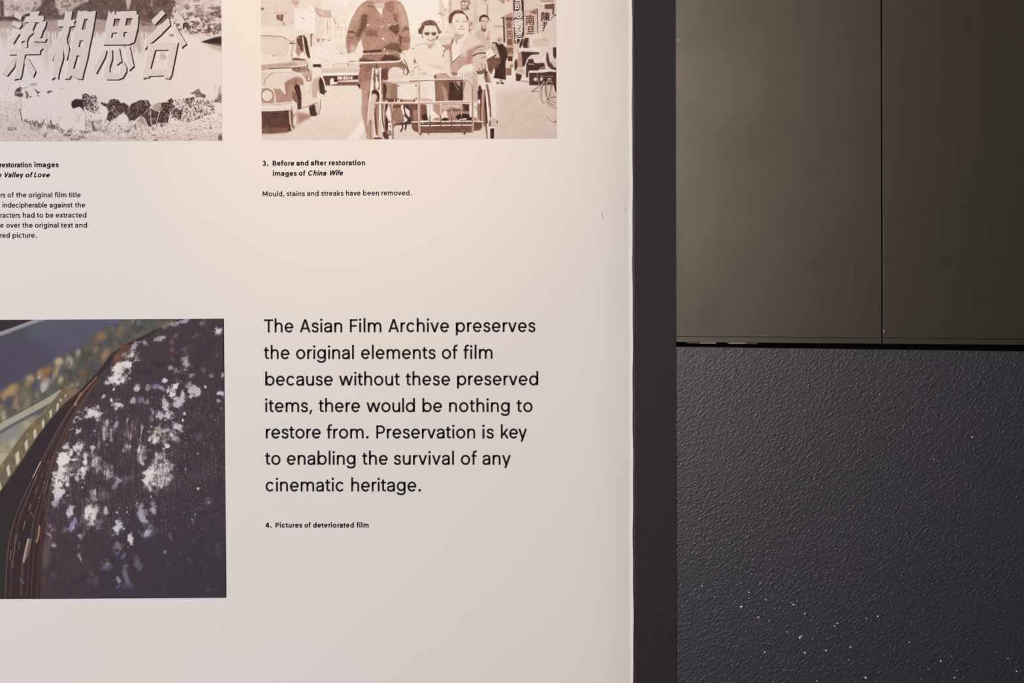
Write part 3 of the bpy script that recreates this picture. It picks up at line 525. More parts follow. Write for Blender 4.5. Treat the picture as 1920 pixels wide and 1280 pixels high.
    c.poly([(990, 1000), (1130, 960), (1210, 1030), (1200, 1060), (1130, 1080), (1140, 1160), (1050, 1160), (1000, 1090)], T(.82), soft=.3); c.blob(1150, 1000, 60, 50, T(.45)); c.blob(1165, 960, 24, 26, T(.85)); c.poly([(1130, 770), (1200, 770), (1210, 950), (1130, 960)], T(.14)); c.blob(1178, 855, 14, 18, T(.8)); c.stroke([(1130, 745), (1170, 745)], 2.2, T(.75))
    c.poly([(1330, 320), (1900, 300), (1900, 1060), (1840, 990), (1740, 960), (1690, 880), (1700, 760), (1700, 520), (1540, 400), (1400, 440)], T(.72), soft=.4); c.poly([(1540, 330), (1850, 330), (1850, 700), (1700, 700), (1690, 520), (1560, 420)], T(.86), soft=.4, mul=.6 + .4 * th(fine, .35)); c.poly([(1740, 440), (1830, 420), (1830, 700), (1740, 700)], T(.6), soft=.6)
    c.poly([(1425, 440), (1440, 340), (1480, 330), (1530, 550), (1500, 580), (1460, 560)], T(.08)); c.poly([(1530, 420), (1600, 440), (1680, 540), (1690, 660), (1640, 640), (1600, 640)], T(.1)); c.stroke([(1500, 380), (1540, 560), (1600, 640), (1680, 760)], 2.2, T(.85))
    c.poly([(1500, 590), (1550, 540), (1600, 620), (1660, 640), (1700, 700), (1650, 800), (1590, 790), (1590, 680)], T(.9), soft=.3); c.poly([(1700, 760), (1840, 760), (1840, 960), (1750, 970), (1700, 880)], T(.62), soft=.4)
    c.poly([(1280, 380), (1420, 380), (1500, 620), (1510, 720), (1420, 770), (1290, 780), (1250, 700), (1260, 500)], T(.56), soft=.5); c.poly([(1250, 320), (1430, 320), (1420, 400), (1260, 420)], T(.72), soft=.6)
    for x in (1300, 1360, 1410, 1450): c.stroke([(x + 25, 690), (x + 30, 770)], .9, T(.85), .8)
    c.poly([(1260, 790), (1500, 760), (1600, 720), (1700, 760), (1700, 800), (1290, 830), (1270, 880)], T(.82), soft=.3); c.stroke([(1450, 790), (1470, 880), (1430, 970)], 2.6, T(.88)); c.stroke([(1550, 790), (1550, 870), (1530, 930)], 3.6, T(.88), w1=2.5); c.poly([(1550, 700), (1570, 690), (1560, 730), (1540, 720)], T(.08))
    c.stroke([(1700, 745), (1900, 738)], 2.0, T(.04)); c.poly([(1140, 190), (1270, 180), (1340, 200), (1340, 270), (1080, 270), (1060, 150)], T(.78), soft=.4); c.stroke([(1090, 230), (1100, 280)], 2.2, T(.06)); c.stroke([(1275, 210), (1285, 270)], 1.6, T(.06))
    c.poly([(1400, 200), (1780, 200), (1780, 270), (1400, 270)], T(.5), soft=.3); c.poly([(1420, 205), (1470, 205), (1470, 260), (1420, 260)], T(.85)); c.poly([(1740, 205), (1770, 205), (1770, 260), (1740, 260)], T(.9))
    c.at(*M4)
    c.poly([(1350, 870), (1810, 870), (1810, 1230), (1360, 1230)], T(.11), soft=.3); c.stroke([(1345, 870), (1360, 1230)], 1.0, T(.4), .5); c.poly([(1000, 790), (1840, 790), (1840, 860), (1350, 860)], T(.3), soft=.5)
    for x, y in ((1370, 903), (1795, 900), (1375, 1220), (1795, 1215)): c.blob(x, y, 14, 20, T(.88))
    c.blob(1300, 610, 165, 150, T(.18), 1, hard=4); c.poly([(1130, 600), (1470, 600), (1500, 740), (1145, 745)], T(.2)); c.poly([(1500, 740), (1640, 650), (1720, 600), (1920, 590), (1920, 740)], T(.1), soft=.4)
    # --- lady
    c.at(*M7)
    c.poly([(100, 50), (330, 10), (520, 60), (640, 120), (650, 560), (440, 520), (150, 470), (110, 300), (80, 140)], T(.13), soft=.5); c.poly([(0, 110), (90, 130), (110, 400), (80, 480), (0, 470)], T(.12), soft=.5); c.poly([(80, 300), (120, 400), (70, 410), (60, 370)], T(.6), soft=.5)
    c.poly([(320, 420), (640, 470), (650, 560), (480, 520)], T(.3), soft=1.5, a=.8); c.stroke([(300, 280), (400, 310), (480, 360)], .8, T(.32), .8); c.blob(350, 200, 8, 12, T(.5)); c.stroke([(110, 50), (200, 20), (310, 20)], .8, T(.45), .7)
    c.poly([(0, 400), (140, 400), (460, 500), (780, 600), (720, 700), (500, 640), (420, 560), (100, 540), (0, 580)], T(.12), soft=.5)
    for p in ([(60, 425), (140, 410)], [(90, 500), (170, 460)], [(60, 520), (110, 470)], [(100, 560), (200, 520)], [(0, 560), (60, 540)]): c.stroke(p, 1.3, T(.45), .8)
    c.poly([(0, 570), (60, 540), (400, 570), (470, 640), (480, 740), (0, 740)], T(.14), soft=.4)
    for p in ([(20, 590), (60, 560), (40, 620)], [(150, 620), (190, 590)], [(210, 640), (290, 600), (310, 650)], [(0, 650), (60, 640)], [(260, 620), (300, 640)]): c.stroke(p, 1.1, T(.5), .7)
    c.poly([(190, 770), (480, 770), (510, 1060), (490, 1170), (200, 1170)], T(.1), soft=.4); c.stroke([(490, 800), (515, 1060), (500, 1160)], 1.6, T(.75), .8); c.poly([(240, 900), (340, 900), (330, 1050), (250, 1050)], T(.2), soft=2, a=.7)
    # --- gentleman
    c.poly([(470, 650), (560, 620), (700, 610), (800, 700), (1040, 700), (1060, 1180), (500, 1180), (490, 800)], T(.66), soft=.5); c.poly([(520, 760), (640, 780), (760, 1180), (520, 1180)], T(.6), soft=1); c.poly([(500, 660), (600, 600), (760, 640), (820, 710), (520, 720)], T(.42), soft=.6)
    c.poly([(620, 850), (690, 1180), (760, 1180), (700, 900)], T(.48), soft=.8); c.poly([(780, 780), (1050, 780), (1050, 1150), (760, 1150)], T(.86), soft=.5); c.stroke([(860, 780), (960, 950)], 1.6, T(.45), .8); c.poly([(900, 770), (1000, 770), (990, 880), (940, 840)], T(.5), soft=.5); c.poly([(480, 650), (520, 660), (490, 700)], T(.92))
    c.at(*M6)
    c.poly([(1000, 960), (1330, 780), (1460, 690), (1640, 640), (1750, 980), (1900, 1100), (1920, 1400), (960, 1500), (960, 1100)], T(.2), soft=.4)
    c.at(*M7)
    c.poly([(820, 430), (1000, 220), (1230, 80), (1400, 0), (1700, 60), (1660, 180), (1500, 320), (1530, 420), (1480, 560), (1360, 620), (1240, 540), (1220, 420), (1060, 500), (940, 620), (820, 600)], T(.33), soft=.5)
    c.poly([(1140, 140), (1300, 120), (1240, 260), (1230, 420), (1060, 470), (1120, 300)], T(.5), soft=1.8, a=.9); c.poly([(820, 470), (1000, 260), (1120, 300), (1060, 470), (950, 560), (830, 600)], T(.42), soft=1.2)
    c.poly([(830, 40), (1060, 20), (1080, 120), (1000, 240), (850, 390), (830, 240)], T(.06), soft=.4); c.poly([(1060, 0), (1200, -60), (1200, 60), (1000, 240)], T(.26), soft=.6); c.stroke([(845, 395), (1000, 240)], 2.2, T(.75), .85, w1=.8)
    c.poly([(760, 100), (820, 80), (840, 420), (800, 600), (790, 300)], T(.5), soft=.6)
    c.poly([(660, 240), (700, 130), (760, 140), (800, 220), (810, 640), (700, 600), (660, 560)], T(.17), soft=.5); c.stroke([(655, 270), (665, 190), (700, 130), (740, 122)], 1.8, T(.7)); c.stroke([(780, 180), (800, 400), (800, 620)], 1.8, T(.45), .7)
    c.poly([(620, 40), (760, 30), (820, 0), (820, 110), (700, 90), (630, 70)], T(.52), soft=.5, mul=.7 + .3 * th(n2, .4))
    c.poly([(1240, 320), (1300, 240), (1440, 220), (1520, 300), (1530, 420), (1470, 560), (1360, 610), (1250, 540)], T(.3), soft=.5); c.stroke([(1250, 260), (1340, 215), (1420, 205), (1520, 210)], 2.4, T(.78)); c.stroke([(1290, 120), (1380, 80), (1480, 70)], 2.4, T(.55), .8); c.stroke([(1280, 150), (1340, 130), (1450, 150)], 1.2, T(.45), .7)
    for p in ([(1400, 400), (1440, 500), (1420, 590)], [(1460, 420), (1500, 470), (1470, 560)], [(1350, 500), (1400, 580)], [(1420, 300), (1500, 290)]): c.stroke(p, 2.0, T(.58), .7)
    c.poly([(1300, 560), (1400, 560), (1500, 500), (1520, 560), (1460, 620), (1340, 640)], T(.68), soft=.5); c.poly([(1510, 180), (1600, 100), (1660, 180), (1560, 300), (1500, 250)], T(.08), soft=.4); c.stroke([(1510, 320), (1600, 270), (1680, 220)], 2, T(.04)); c.poly([(1520, 330), (1680, 250), (1660, 500), (1560, 540)], T(.72), soft=.5)
    c.poly([(920, 640), (970, 540), (1060, 450), (1220, 420), (1260, 470), (1240, 550), (1180, 560), (1120, 640), (1060, 690), (950, 690)], T(.1), soft=.3)
    for p in ([(1000, 590), (990, 650)], [(1040, 600), (1040, 690)], [(1100, 570), (1080, 660)], [(1130, 590), (1110, 660)], [(940, 600), (920, 650)]): c.stroke(p, 1.1, T(.55), .8)
    c.poly([(1080, 680), (1180, 560), (1260, 580), (1340, 700), (1350, 1180), (1040, 1180), (1080, 960), (1060, 760)], T(.3), soft=.4); c.poly([(1230, 640), (1340, 720), (1350, 1180), (1250, 1180)], T(.38), soft=.6); c.stroke([(1180, 540), (1280, 620), (1330, 710)], 1.6, T(.08), .9); c.stroke([(1250, 580), (1330, 680)], 1.4, T(.8), .8); c.poly([(1040, 760), (1100, 780), (1060, 1000), (1040, 900)], T(.55), soft=.6)
    c.poly([(820, 580), (940, 600), (930, 650), (830, 660)], T(.6), soft=.5); c.poly([(830, 670), (940, 680), (1000, 700), (830, 710)], T(.4), soft=.4)
    # seat side, mudguard, rear wheel
    c.poly([(1340, 640), (1440, 640), (1480, 720), (1440, 880), (1380, 900)], T(.16), soft=.5); c.poly([(1360, 860), (1400, 840), (1440, 960), (1500, 940), (1540, 1280), (1340, 1280)], T(.88), soft=.4); c.poly([(1470, 620), (1540, 560), (1620, 800), (1500, 800), (1470, 700)], T(.62), soft=.4); c.stroke([(1530, 590), (1600, 800)], 1.4, T(.1), .8)
    c.poly([(1480, 580), (1540, 570), (1500, 720)], T(.85)); c.stroke([(1380, 760), (1420, 880), (1450, 940)], 2.4, T(.12), .8)
    c.poly([(1500, 800), (1560, 790), (1640, 830), (1690, 1000), (1700, 1280), (1560, 1280), (1540, 1000)], T(.1), soft=.4); c.poly([(1500, 830), (1540, 820), (1590, 1000), (1600, 1280), (1560, 1280), (1540, 1040)], T(.6), soft=.4); c.stroke([(1640, 850), (1680, 1050), (1690, 1280)], .8, T(.4), .7)
    c.at(*M8)
    c.poly([(1330, 0), (1500, 0), (1560, 640), (1440, 640), (1340, 560)], T(.6), soft=.4); c.stroke([(1490, 0), (1500, 300), (1520, 640)], 4, T(.85), smooth=False); c.stroke([(1460, 0), (1440, 300), (1420, 600)], 4, T(.45), smooth=False); c.stroke([(1400, 100), (1400, 600)], 1.8, T(.78), smooth=False); c.poly([(1340, 180), (1390, 180), (1390, 260), (1340, 250)], T(.12)); c.poly([(1350, 0), (1420, 0), (1400, 170), (1350, 170)], T(.9))
    c.poly([(1560, 0), (1690, 0), (1700, 500), (1640, 560), (1600, 560)], T(.13), soft=.4); c.stroke([(1555, 0), (1590, 300), (1600, 520)], 3, T(.7), smooth=False); c.stroke([(1505, 0), (1535, 300), (1560, 640), (1570, 960)], 2.8, T(.04), smooth=False)
    c.poly([(1560, 580), (1620, 540), (1740, 580), (1740, 640), (1700, 720), (1600, 730), (1560, 700)], T(.35), soft=.4, mul=.7 + .3 * th(fine, .4)); c.poly([(1720, 600), (1742, 600), (1742, 640), (1722, 650)], T(.85)); c.poly([(1570, 600), (1610, 620), (1600, 700), (1560, 720)], T(.65)); c.stroke([(1600, 740), (1690, 735)], 1.4, T(.06)); c.poly([(1590, 755), (1670, 755), (1670, 955), (1590, 955)], T(.9), soft=.2)
    c.poly([(1450, 610), (1520, 640), (1545, 960), (1520, 960), (1490, 740), (1440, 640)], T(.66), soft=.3); c.poly([(1540, 740), (1590, 740), (1590, 960), (1550, 960)], T(.1))
    # legs, shoes and basket bottom
    c.poly([(200, 260), (320, 280), (340, 400), (340, 590), (200, 590)], T(.7), soft=.5); c.poly([(240, 500), (300, 440), (360, 590), (250, 590)], T(.95), soft=.4); c.poly([(-30, 260), (150, 260), (150, 600), (-10, 600)], T(.75), soft=.5); c.poly([(40, 380), (140, 380), (140, 600), (60, 600)], T(.55), soft=.8)
    c.poly([(190, 120), (420, 180), (440, 270), (300, 260), (220, 260)], T(.3), soft=.5); c.stroke([(240, 180), (330, 160), (430, 200)], 1, T(.6), .8)
    c.poly([(440, 260), (600, 260), (620, 420), (590, 540), (520, 480), (450, 400)], T(.48), soft=.5); c.poly([(320, 270), (440, 260), (450, 400), (520, 460), (590, 540), (560, 600), (380, 600), (340, 540)], T(.08), soft=.3); c.poly([(430, 590), (490, 540), (560, 530), (590, 570), (580, 600)], T(.5), soft=.4)
    c.poly([(620, 260), (1180, 260), (1180, 600), (620, 600)], T(.52), soft=.5); c.poly([(620, 280), (760, 270), (1000, 300), (1000, 360), (640, 380)], T(.36), soft=.5); c.stroke([(760, 290), (1000, 290)], 1.4, T(.1)); c.poly([(780, 340), (1180, 380), (1180, 420), (780, 410)], T(.68), soft=.6)
    c.poly([(1040, 260), (1180, 280), (1180, 400), (1060, 400)], T(.85), soft=.5); c.poly([(640, 420), (720, 390), (745, 540), (610, 550)], T(.1), soft=.3); c.poly([(610, 580), (680, 535), (755, 560), (760, 600), (620, 605)], T(.95), soft=.3); c.poly([(720, 380), (770, 380), (760, 420)], T(.8))
    c.poly([(895, 520), (960, 470), (1060, 455), (1180, 470), (1200, 520), (1280, 540), (1340, 600), (1100, 600), (950, 590)], T(.97), soft=.3); c.stroke([(980, 580), (1110, 560)], 2.6, T(.12)); c.poly([(1170, 290), (1240, 290), (1240, 520), (1180, 530)], T(.08), soft=.3); c.poly([(1260, 320), (1300, 330), (1340, 540), (1270, 520)], T(.07), soft=.3); c.stroke([(1260, 320), (1310, 340), (1330, 390)], 1, T(.8)); c.blob(1290, 570, 50, 40, T(.5))
    c.poly([(20, 620), (1430, 620), (1430, 740), (1380, 790), (1270, 800), (1220, 830), (200, 840), (80, 810), (30, 740)], T(.72), soft=.4); c.poly([(200, 720), (1220, 720), (1220, 830), (200, 840)], T(.78), soft=.3)
    for k in range(4): c.stroke([(210, 742 + k * 26), (1220, 735 + k * 26)], .9, T(.55), .7, smooth=False)
    c.poly([(600, 600), (640, 600), (700, 605), (760, 600), (800, 620), (740, 630), (700, 605), (640, 635)], T(.05)); c.blob(240, 640, 14, 14, T(.02)); c.blob(355, 850, 16, 24, T(.75)); c.blob(195, 860, 22, 24, T(.8)); c.blob(1078, 850, 22, 22, T(.85)); c.stroke([(1030, 830), (1035, 885)], 1.4, T(.4))
    c.stroke([(20, 628), (400, 614), (1200, 604), (1450, 618)], 1.8, T(.06), smooth=False); c.stroke([(200, 700), (700, 690), (1220, 688)], 2.4, T(.12), smooth=False)
    # basket rails
    c.at(*M7); c.stroke([(-10, 770), (400, 752), (900, 748), (1060, 745)], 2.0, T(.7), .8); c.stroke([(-440, 740), (0, 738), (400, 735), (700, 728), (1060, 722), (1150, 740), (1200, 780), (1240, 880), (1250, 1000)], 2.6, T(.1), .9); c.stroke([(1080, 740), (1160, 762), (1215, 830), (1240, 980)], 1.8, T(.5), .9)
    c.stroke([(170, 760), (170, 1290)], 4.0, T(.42), smooth=False); c.stroke([(158, 780), (160, 1290)], 1.2, T(.25), smooth=False); c.stroke([(130, 860), (120, 1140)], .9, T(.3), .8); c.stroke([(1235, 860), (1245, 1290)], 3.2, T(.5), smooth=False)
    c.at(*M8)
    c.stroke([(172, -30), (165, 400), (180, 830)], 4.6, T(.42), smooth=False); c.stroke([(160, 0), (152, 400), (168, 800)], 1.4, T(.25), smooth=False); c.stroke([(1248, -20), (1238, 820)], 3.8, T(.5), smooth=False); c.stroke([(1262, 0), (1258, 800)], 1.0, T(.3), smooth=False)
    c.stroke([(-700, 258), (0, 252), (500, 238), (1230, 222)], 3.0, T(.5), .9, smooth=False); c.stroke([(-700, 240), (0, 236), (500, 222), (800, 210), (1230, 210)], 2.4, T(.1), .95, smooth=False); c.poly([(90, 160), (125, 160), (130, 260), (95, 265)], T(.1)); c.blob(112, 155, 12, 16, T(.88))
    for x, t1, t2 in ((388, .12, .75), (600, .12, .6), (820, .25, .6), (1018, .25, .6)):
        c.stroke([(x, 250), (x, 500)], 1.7, T(t1 + .15), smooth=False); c.stroke([(x, 500), (x, 700)], 1.8, T(t2 + .1), smooth=False)
    # --- heads (M6)
    c.at(*M6)
    for x, y0, y1, w, t in ((730, 0, 330, 80, .28), (800, 120, 700, 60, .2), (955, 0, 350, 70, .42), (900, 180, 800, 50, .2), (1570, 0, 600, 90, .32), (1530, 300, 700, 14, .4), (1870, 0, 400, 8, .35)):
        c.poly([(x - w / 2, y0), (x + w / 2, y0), (x + w / 2, y1), (x - w / 2, y1)], T(t), soft=1.2, a=.8)
    for i in range(60):
        c.blob(c.rng.uniform(640, 990), c.rng.uniform(100, 820), c.rng.uniform(8, 30), c.rng.uniform(8, 40), T(c.rng.uniform(.08, .5)), .45)
    c.poly([(640, 330), (700, 290), (780, 310), (780, 380)], T(.42), soft=.7, a=.8); c.poly([(1200, 40), (1260, 0), (1430, 0), (1450, 90), (1400, 110), (1400, 180), (1420, 240), (1220, 240), (1210, 130)], T(.62), soft=.5, mul=.65 + .35 * th(n2, .4)); c.blob(1265, 80, 30, 34, T(.08)); c.blob(1345, 90, 30, 34, T(.08)); c.blob(1280, 160, 40, 30, T(.3)); c.poly([(1390, 510), (1490, 520), (1480, 700), (1400, 800), (1380, 620)], T(.5), soft=.5, mul=.6 + .4 * th(n2, .4)); c.blob(1440, 650, 28, 28, T(.1))
    c.stroke([(1410, 350), (1500, 345)], 1, T(.45), .8); c.poly([(1700, 0), (1885, 0), (1885, 110), (1700, 110)], T(.35), soft=.3); c.poly([(1715, 0), (1870, 0), (1870, 80), (1715, 85)], T(.12), soft=.3); c.stroke([(1760, 0), (1740, 50)], 1.1, T(.6)); c.stroke([(1790, 5), (1830, 8), (1815, 35), (1790, 50)], 1.1, T(.6)); c.stroke([(1840, 120), (1845, 350)], 1.4, T(.62), smooth=False)
    c.poly([(640, 860), (1000, 860), (1020, 930), (980, 1080), (760, 1060), (640, 960)], T(.22), soft=.8); c.stroke([(680, 935), (1000, 935)], .8, T(.4), .6); c.poly([(740, 1100), (1000, 1050), (980, 1180), (820, 1140)], T(.5), soft=.8)
    # lady
    c.poly([(360, 900), (600, 900), (600, 1040), (640, 1130), (480, 1180), (340, 1100)], T(.24), soft=.5); c.poly([(400, 1040), (560, 1020), (520, 1160), (450, 1170)], T(.4), soft=1); c.poly([(100, 1110), (340, 1060), (460, 1180), (600, 1080), (780, 1150), (800, 1300), (100, 1300)], T(.13), soft=.6); c.stroke([(110, 1090), (200, 1055), (360, 1050)], .9, T(.45), .7)
    c.poly([(300, 620), (350, 560), (600, 560), (660, 660), (660, 860), (600, 980), (480, 1060), (380, 980), (310, 840)], T(.13), soft=.4, smooth=True); c.poly([(560, 900), (640, 820), (600, 980), (480, 1060), (500, 1000)], T(.35), soft=1)
    hair = [(190, 700), (250, 640), (270, 560), (340, 500), (450, 472), (560, 490), (630, 560), (670, 650), (700, 720), (740, 740), (730, 790), (690, 820), (660, 780), (640, 690), (600, 620), (480, 600), (350, 610), (320, 680), (300, 760), (290, 830), (240, 820), (200, 800), (185, 760)]
    c.poly(hair, T(.64), soft=.4); c.poly(hair, T(.8), mul=th(n2, .5), a=.6); c.poly([(270, 840), (300, 860), (310, 920), (280, 880)], T(.85)); c.poly([(650, 850), (670, 870), (640, 930), (610, 950), (620, 920)], T(.92)); c.poly([(280, 820), (320, 830), (330, 900)], T(.1))
    c.poly([(335, 775), (450, 770), (460, 800), (430, 845), (380, 845), (345, 820)], T(.74), soft=.3); c.poly([(495, 775), (620, 770), (615, 820), (580, 850), (530, 845), (500, 810)], T(.74), soft=.3); c.stroke([(370, 745), (440, 735)], 1.0, T(.5), .8); c.stroke([(530, 745), (600, 745)], 1.0, T(.5), .8); c.stroke([(440, 770), (500, 780)], .8, T(.5), .8)
    c.blob(485, 890, 40, 12, T(.4), .6); c.blob(480, 850, 16, 40, T(.05), .7); c.stroke([(400, 930), (440, 955), (500, 960), (560, 935)], 1.3, T(.55)); c.stroke([(430, 975), (500, 985)], 1.6, T(.42), .8)
    # gentleman
    c.poly([(1050, 780), (1330, 760), (1320, 850), (1160, 970), (1060, 960), (1040, 860)], T(.38), soft=.6); c.poly([(1000, 600), (1000, 420), (1060, 320), (1300, 310), (1380, 440), (1390, 600), (1370, 740), (1280, 820), (1160, 810), (1050, 730)], T(.12), soft=.4, smooth=True); c.poly([(1000, 560), (1060, 600), (1100, 740), (1180, 810), (1060, 800), (990, 680)], T(.27), soft=1.2, a=.8)
    hm = [(920, 550), (920, 380), (980, 310), (1060, 250), (1160, 232), (1260, 260), (1320, 340), (1380, 400), (1392, 460), (1378, 530), (1350, 440), (1310, 350), (1200, 315), (1080, 325), (1020, 390), (1000, 480), (990, 560), (950, 555)]
    c.poly(hm, T(.74), soft=.4); c.poly([(925, 560), (990, 560), (980, 640), (940, 640)], T(.3), soft=.5)
    c.stroke([(1080, 470), (1130, 455), (1180, 470)], 1.0, T(.4), .8); c.stroke([(1090, 520), (1130, 505), (1175, 520)], 1.6, T(.6), .9); c.stroke([(1250, 520), (1300, 505), (1350, 520)], 1.5, T(.55), .9); c.stroke([(1250, 470), (1320, 460)], .9, T(.35), .8); c.blob(1225, 628, 42, 14, T(.5), .9); c.blob(1190, 560, 20, 50, T(.05), .6)
    c.stroke([(1140, 690), (1200, 697), (1290, 688)], 1.5, T(.6), .85); c.stroke([(1150, 680), (1280, 676)], .8, T(.05), .9); c.stroke([(1170, 730), (1270, 725)], .8, T(.35), .6)
    c.poly([(1000, 1060), (1040, 900), (1080, 960), (1120, 1080), (1060, 1060), (1010, 1080)], T(.05), soft=.4); c.poly([(1110, 1000), (1330, 800), (1380, 760), (1360, 860), (1240, 1040), (1160, 1260), (1060, 1300), (1120, 1100)], T(.08), soft=.4); c.poly([(1060, 900), (1120, 1000), (1120, 1080), (1080, 1000)], T(.5), soft=.4); c.poly([(990, 960), (1040, 880), (1030, 1000), (1000, 1060), (960, 1080)], T(.62), soft=.5); c.poly([(1000, 1070), (1060, 1020), (1120, 1090), (1100, 1300), (1000, 1300)], T(.1), soft=.5)
    c.poly([(1160, 1260), (1250, 1040), (1400, 800), (1500, 700), (1640, 640), (1600, 1000), (1400, 1100), (1300, 1280), (1150, 1300)], T(.22), soft=.8, a=.8); c.stroke([(1370, 720), (1390, 800)], 1.2, T(.05), .9)
    # standing man
    c.poly([(1540, 800), (1600, 740), (1700, 720), (1820, 720), (1900, 760), (1920, 1200), (1860, 1150), (1720, 1020), (1600, 920)], T(.34), soft=.5); c.poly([(1690, 620), (1820, 620), (1820, 720), (1760, 770), (1700, 720)], T(.64), soft=.4); c.poly([(1690, 400), (1860, 400), (1875, 500), (1840, 620), (1780, 680), (1700, 640), (1680, 500)], T(.3), soft=.4, smooth=True); c.poly([(1690, 540), (1720, 620), (1760, 670), (1700, 650)], T(.5), soft=.6)
    c.poly([(1650, 520), (1645, 440), (1680, 370), (1760, 345), (1850, 370), (1885, 440), (1875, 520), (1850, 420), (1780, 400), (1700, 420), (1680, 520)], T(.84), soft=.3); c.stroke([(1710, 505), (1770, 505)], 1.4, T(.62), .9); c.stroke([(1800, 510), (1850, 512)], 1.4, T(.62), .9); c.blob(1790, 580, 18, 10, T(.5)); c.stroke([(1765, 625), (1815, 628)], 1.2, T(.6), .8); c.poly([(1765, 810), (1850, 690), (1840, 780), (1780, 850)], T(.1), soft=.4); c.blob(1860, 930, 24, 30, T(.52)); c.blob(1885, 960, 10, 14, T(.05)); c.stroke([(1620, 400), (1600, 410)], 1.2, T(.6))
    c.stroke([(1560, 1150), (1660, 1100), (1760, 1110)], 2.0, T(.52), .8)
    # --- right side: shop signs
    c.at(*N1)
    c.poly([(500, 0), (860, 0), (860, 380), (680, 380), (640, 120), (520, 60)], T(.2), soft=.8); c.poly([(510, 0), (680, 0), (670, 60), (620, 90), (600, 20)], T(.52), soft=.4); c.poly([(690, 0), (800, 0), (760, 30)], T(.5), soft=.4); c.blob(530, 240, 30, 30, T(.3), .6); c.stroke([(360, 430), (360, 480)], 2, T(.5), .8)
    c.poly([(440, 565), (640, 565), (640, 610), (440, 605)], T(.45), soft=.4, mul=.5 + .5 * th(fine, .45)); c.stroke([(450, 640), (600, 645)], 1.6, T(.3), .6); c.poly([(570, 400), (650, 370), (680, 380), (670, 410)], T(.85)); c.poly([(635, 410), (670, 410), (685, 940), (650, 950)], T(.85), soft=.3)
    c.poly([(670, 350), (830, 270), (860, 380), (690, 390)], T(.48), soft=.6); c.poly([(690, 385), (860, 380), (885, 1280), (740, 1280)], T(.42), soft=.3); c.poly([(700, 385), (855, 380), (850, 470), (700, 450)], T(.75), soft=1); c.stroke([(872, 380), (895, 1280)], 1.3, T(.2), smooth=False)
    c.poly([(866, 0), (1100, 0), (1112, 780), (1000, 970), (890, 975)], T(.84), soft=.3); c.poly([(1105, 60), (1420, 60), (1400, 160), (1150, 240), (1110, 240)], T(.26), soft=.5); c.stroke([(1130, 245), (1240, 240), (1400, 190)], 1.8, T(.5), .9, smooth=False); c.poly([(1115, 250), (1400, 200), (1420, 740), (1120, 760)], T(.33), soft=.4); c.poly([(1230, 250), (1400, 210), (1400, 330), (1280, 300)], T(.6), soft=.8); c.stroke([(1405, 200), (1420, 740)], 1.8, T(.72), smooth=False); c.poly([(1430, 200), (1740, 200), (1760, 760), (1430, 760)], T(.3), soft=.4)
    c.poly([(1380, 40), (1790, 50), (1790, 80), (1560, 110), (1460, 90)], T(.16), soft=.5); c.poly([(1470, 0), (1790, 0), (1790, 40), (1480, 50)], T(.48), soft=.4); c.poly([(1560, 100), (1790, 75), (1780, 330), (1740, 330), (1740, 200), (1580, 200)], T(.7), soft=.4); c.stroke([(1720, 420), (1760, 360), (1820, 335)], 2, T(.55), .9); c.blob(1810, 340, 14, 16, T(.9)); c.stroke([(1420, 120), (1540, 150)], 1.2, T(.45), .7)
    if text is not None:
        for ch, x, y, w, h, t, k in (('司', 900, 50, 145, 180, .08, 1), ('公', 905, -130, 140, 165, .08, 1), ('眼', 890, 245, 190, 165, .08, 1), ('鏡', 885, 420, 200, 185, .08, 1), ('發', 895, 600, 190, 180, .08, 1), ('行', 900, 790, 160, 170, .08, 1),
                                     ('黃', 705, 480, 130, 160, .72, 0), ('氏', 720, 680, 130, 160, .76, 0), ('藥', 725, 860, 130, 160, .76, 0), ('務', 735, 1060, 130, 150, .78, 0), ('南', 1145, 330, 195, 230, .72, 1), ('旦', 1170, 590, 170, 170, .72, 1), ('陳', 1500, 270, 185, 200, .85, 1), ('尹', 1520, 500, 110, 200, .85, 1)):
            gl = text(ch)
            c.glyph(gl, x, y, w, h, T(t), bold=.9 if k else .45)
        c.at(*M2); c.glyph(text('SB 6214'), 1465, 86, 262, 52, T(.0), bold=.7)
    # grey haired man in dark tunic
    c.at(*N1)
    c.poly([(400, 960), (490, 950), (560, 1000), (620, 970), (680, 1040), (720, 1160), (740, 1280), (560, 1280), (500, 1200), (440, 1200), (390, 1100)], T(.86), soft=.4); c.poly([(390, 990), (460, 960), (500, 1080), (530, 1210), (480, 1230), (400, 1060)], T(.35), soft=.4); c.blob(563, 890, 58, 62, T(.5), 1, hard=2); c.poly([(510, 880), (620, 880), (600, 970), (540, 985)], T(.4), soft=.5); c.blob(560, 850, 44, 26, T(.36), .9); c.stroke([(530, 900), (560, 905)], 1.2, T(.75), .8); c.stroke([(400, 960), (450, 945), (490, 960)], 1.6, T(.85))
    c.at(*N2)
    c.poly([(520, -20), (720, -20), (740, 160), (700, 300), (700, 710), (420, 665), (460, 540), (440, 340), (560, 200)], T(.88), soft=.4); c.poly([(440, 220), (560, 200), (600, 300), (480, 480), (440, 440)], T(.72), soft=.8); c.poly([(390, -20), (500, -20), (560, 180), (520, 210), (440, 160)], T(.4), soft=.5); c.poly([(290, 260), (430, 250), (440, 440), (370, 600), (300, 480)], T(.7), soft=.5); c.stroke([(440, 150), (440, 260)], 1.6, T(.85)); c.poly([(370, 600), (440, 460), (450, 600), (410, 680), (440, 720), (380, 760)], T(.12), soft=.5)
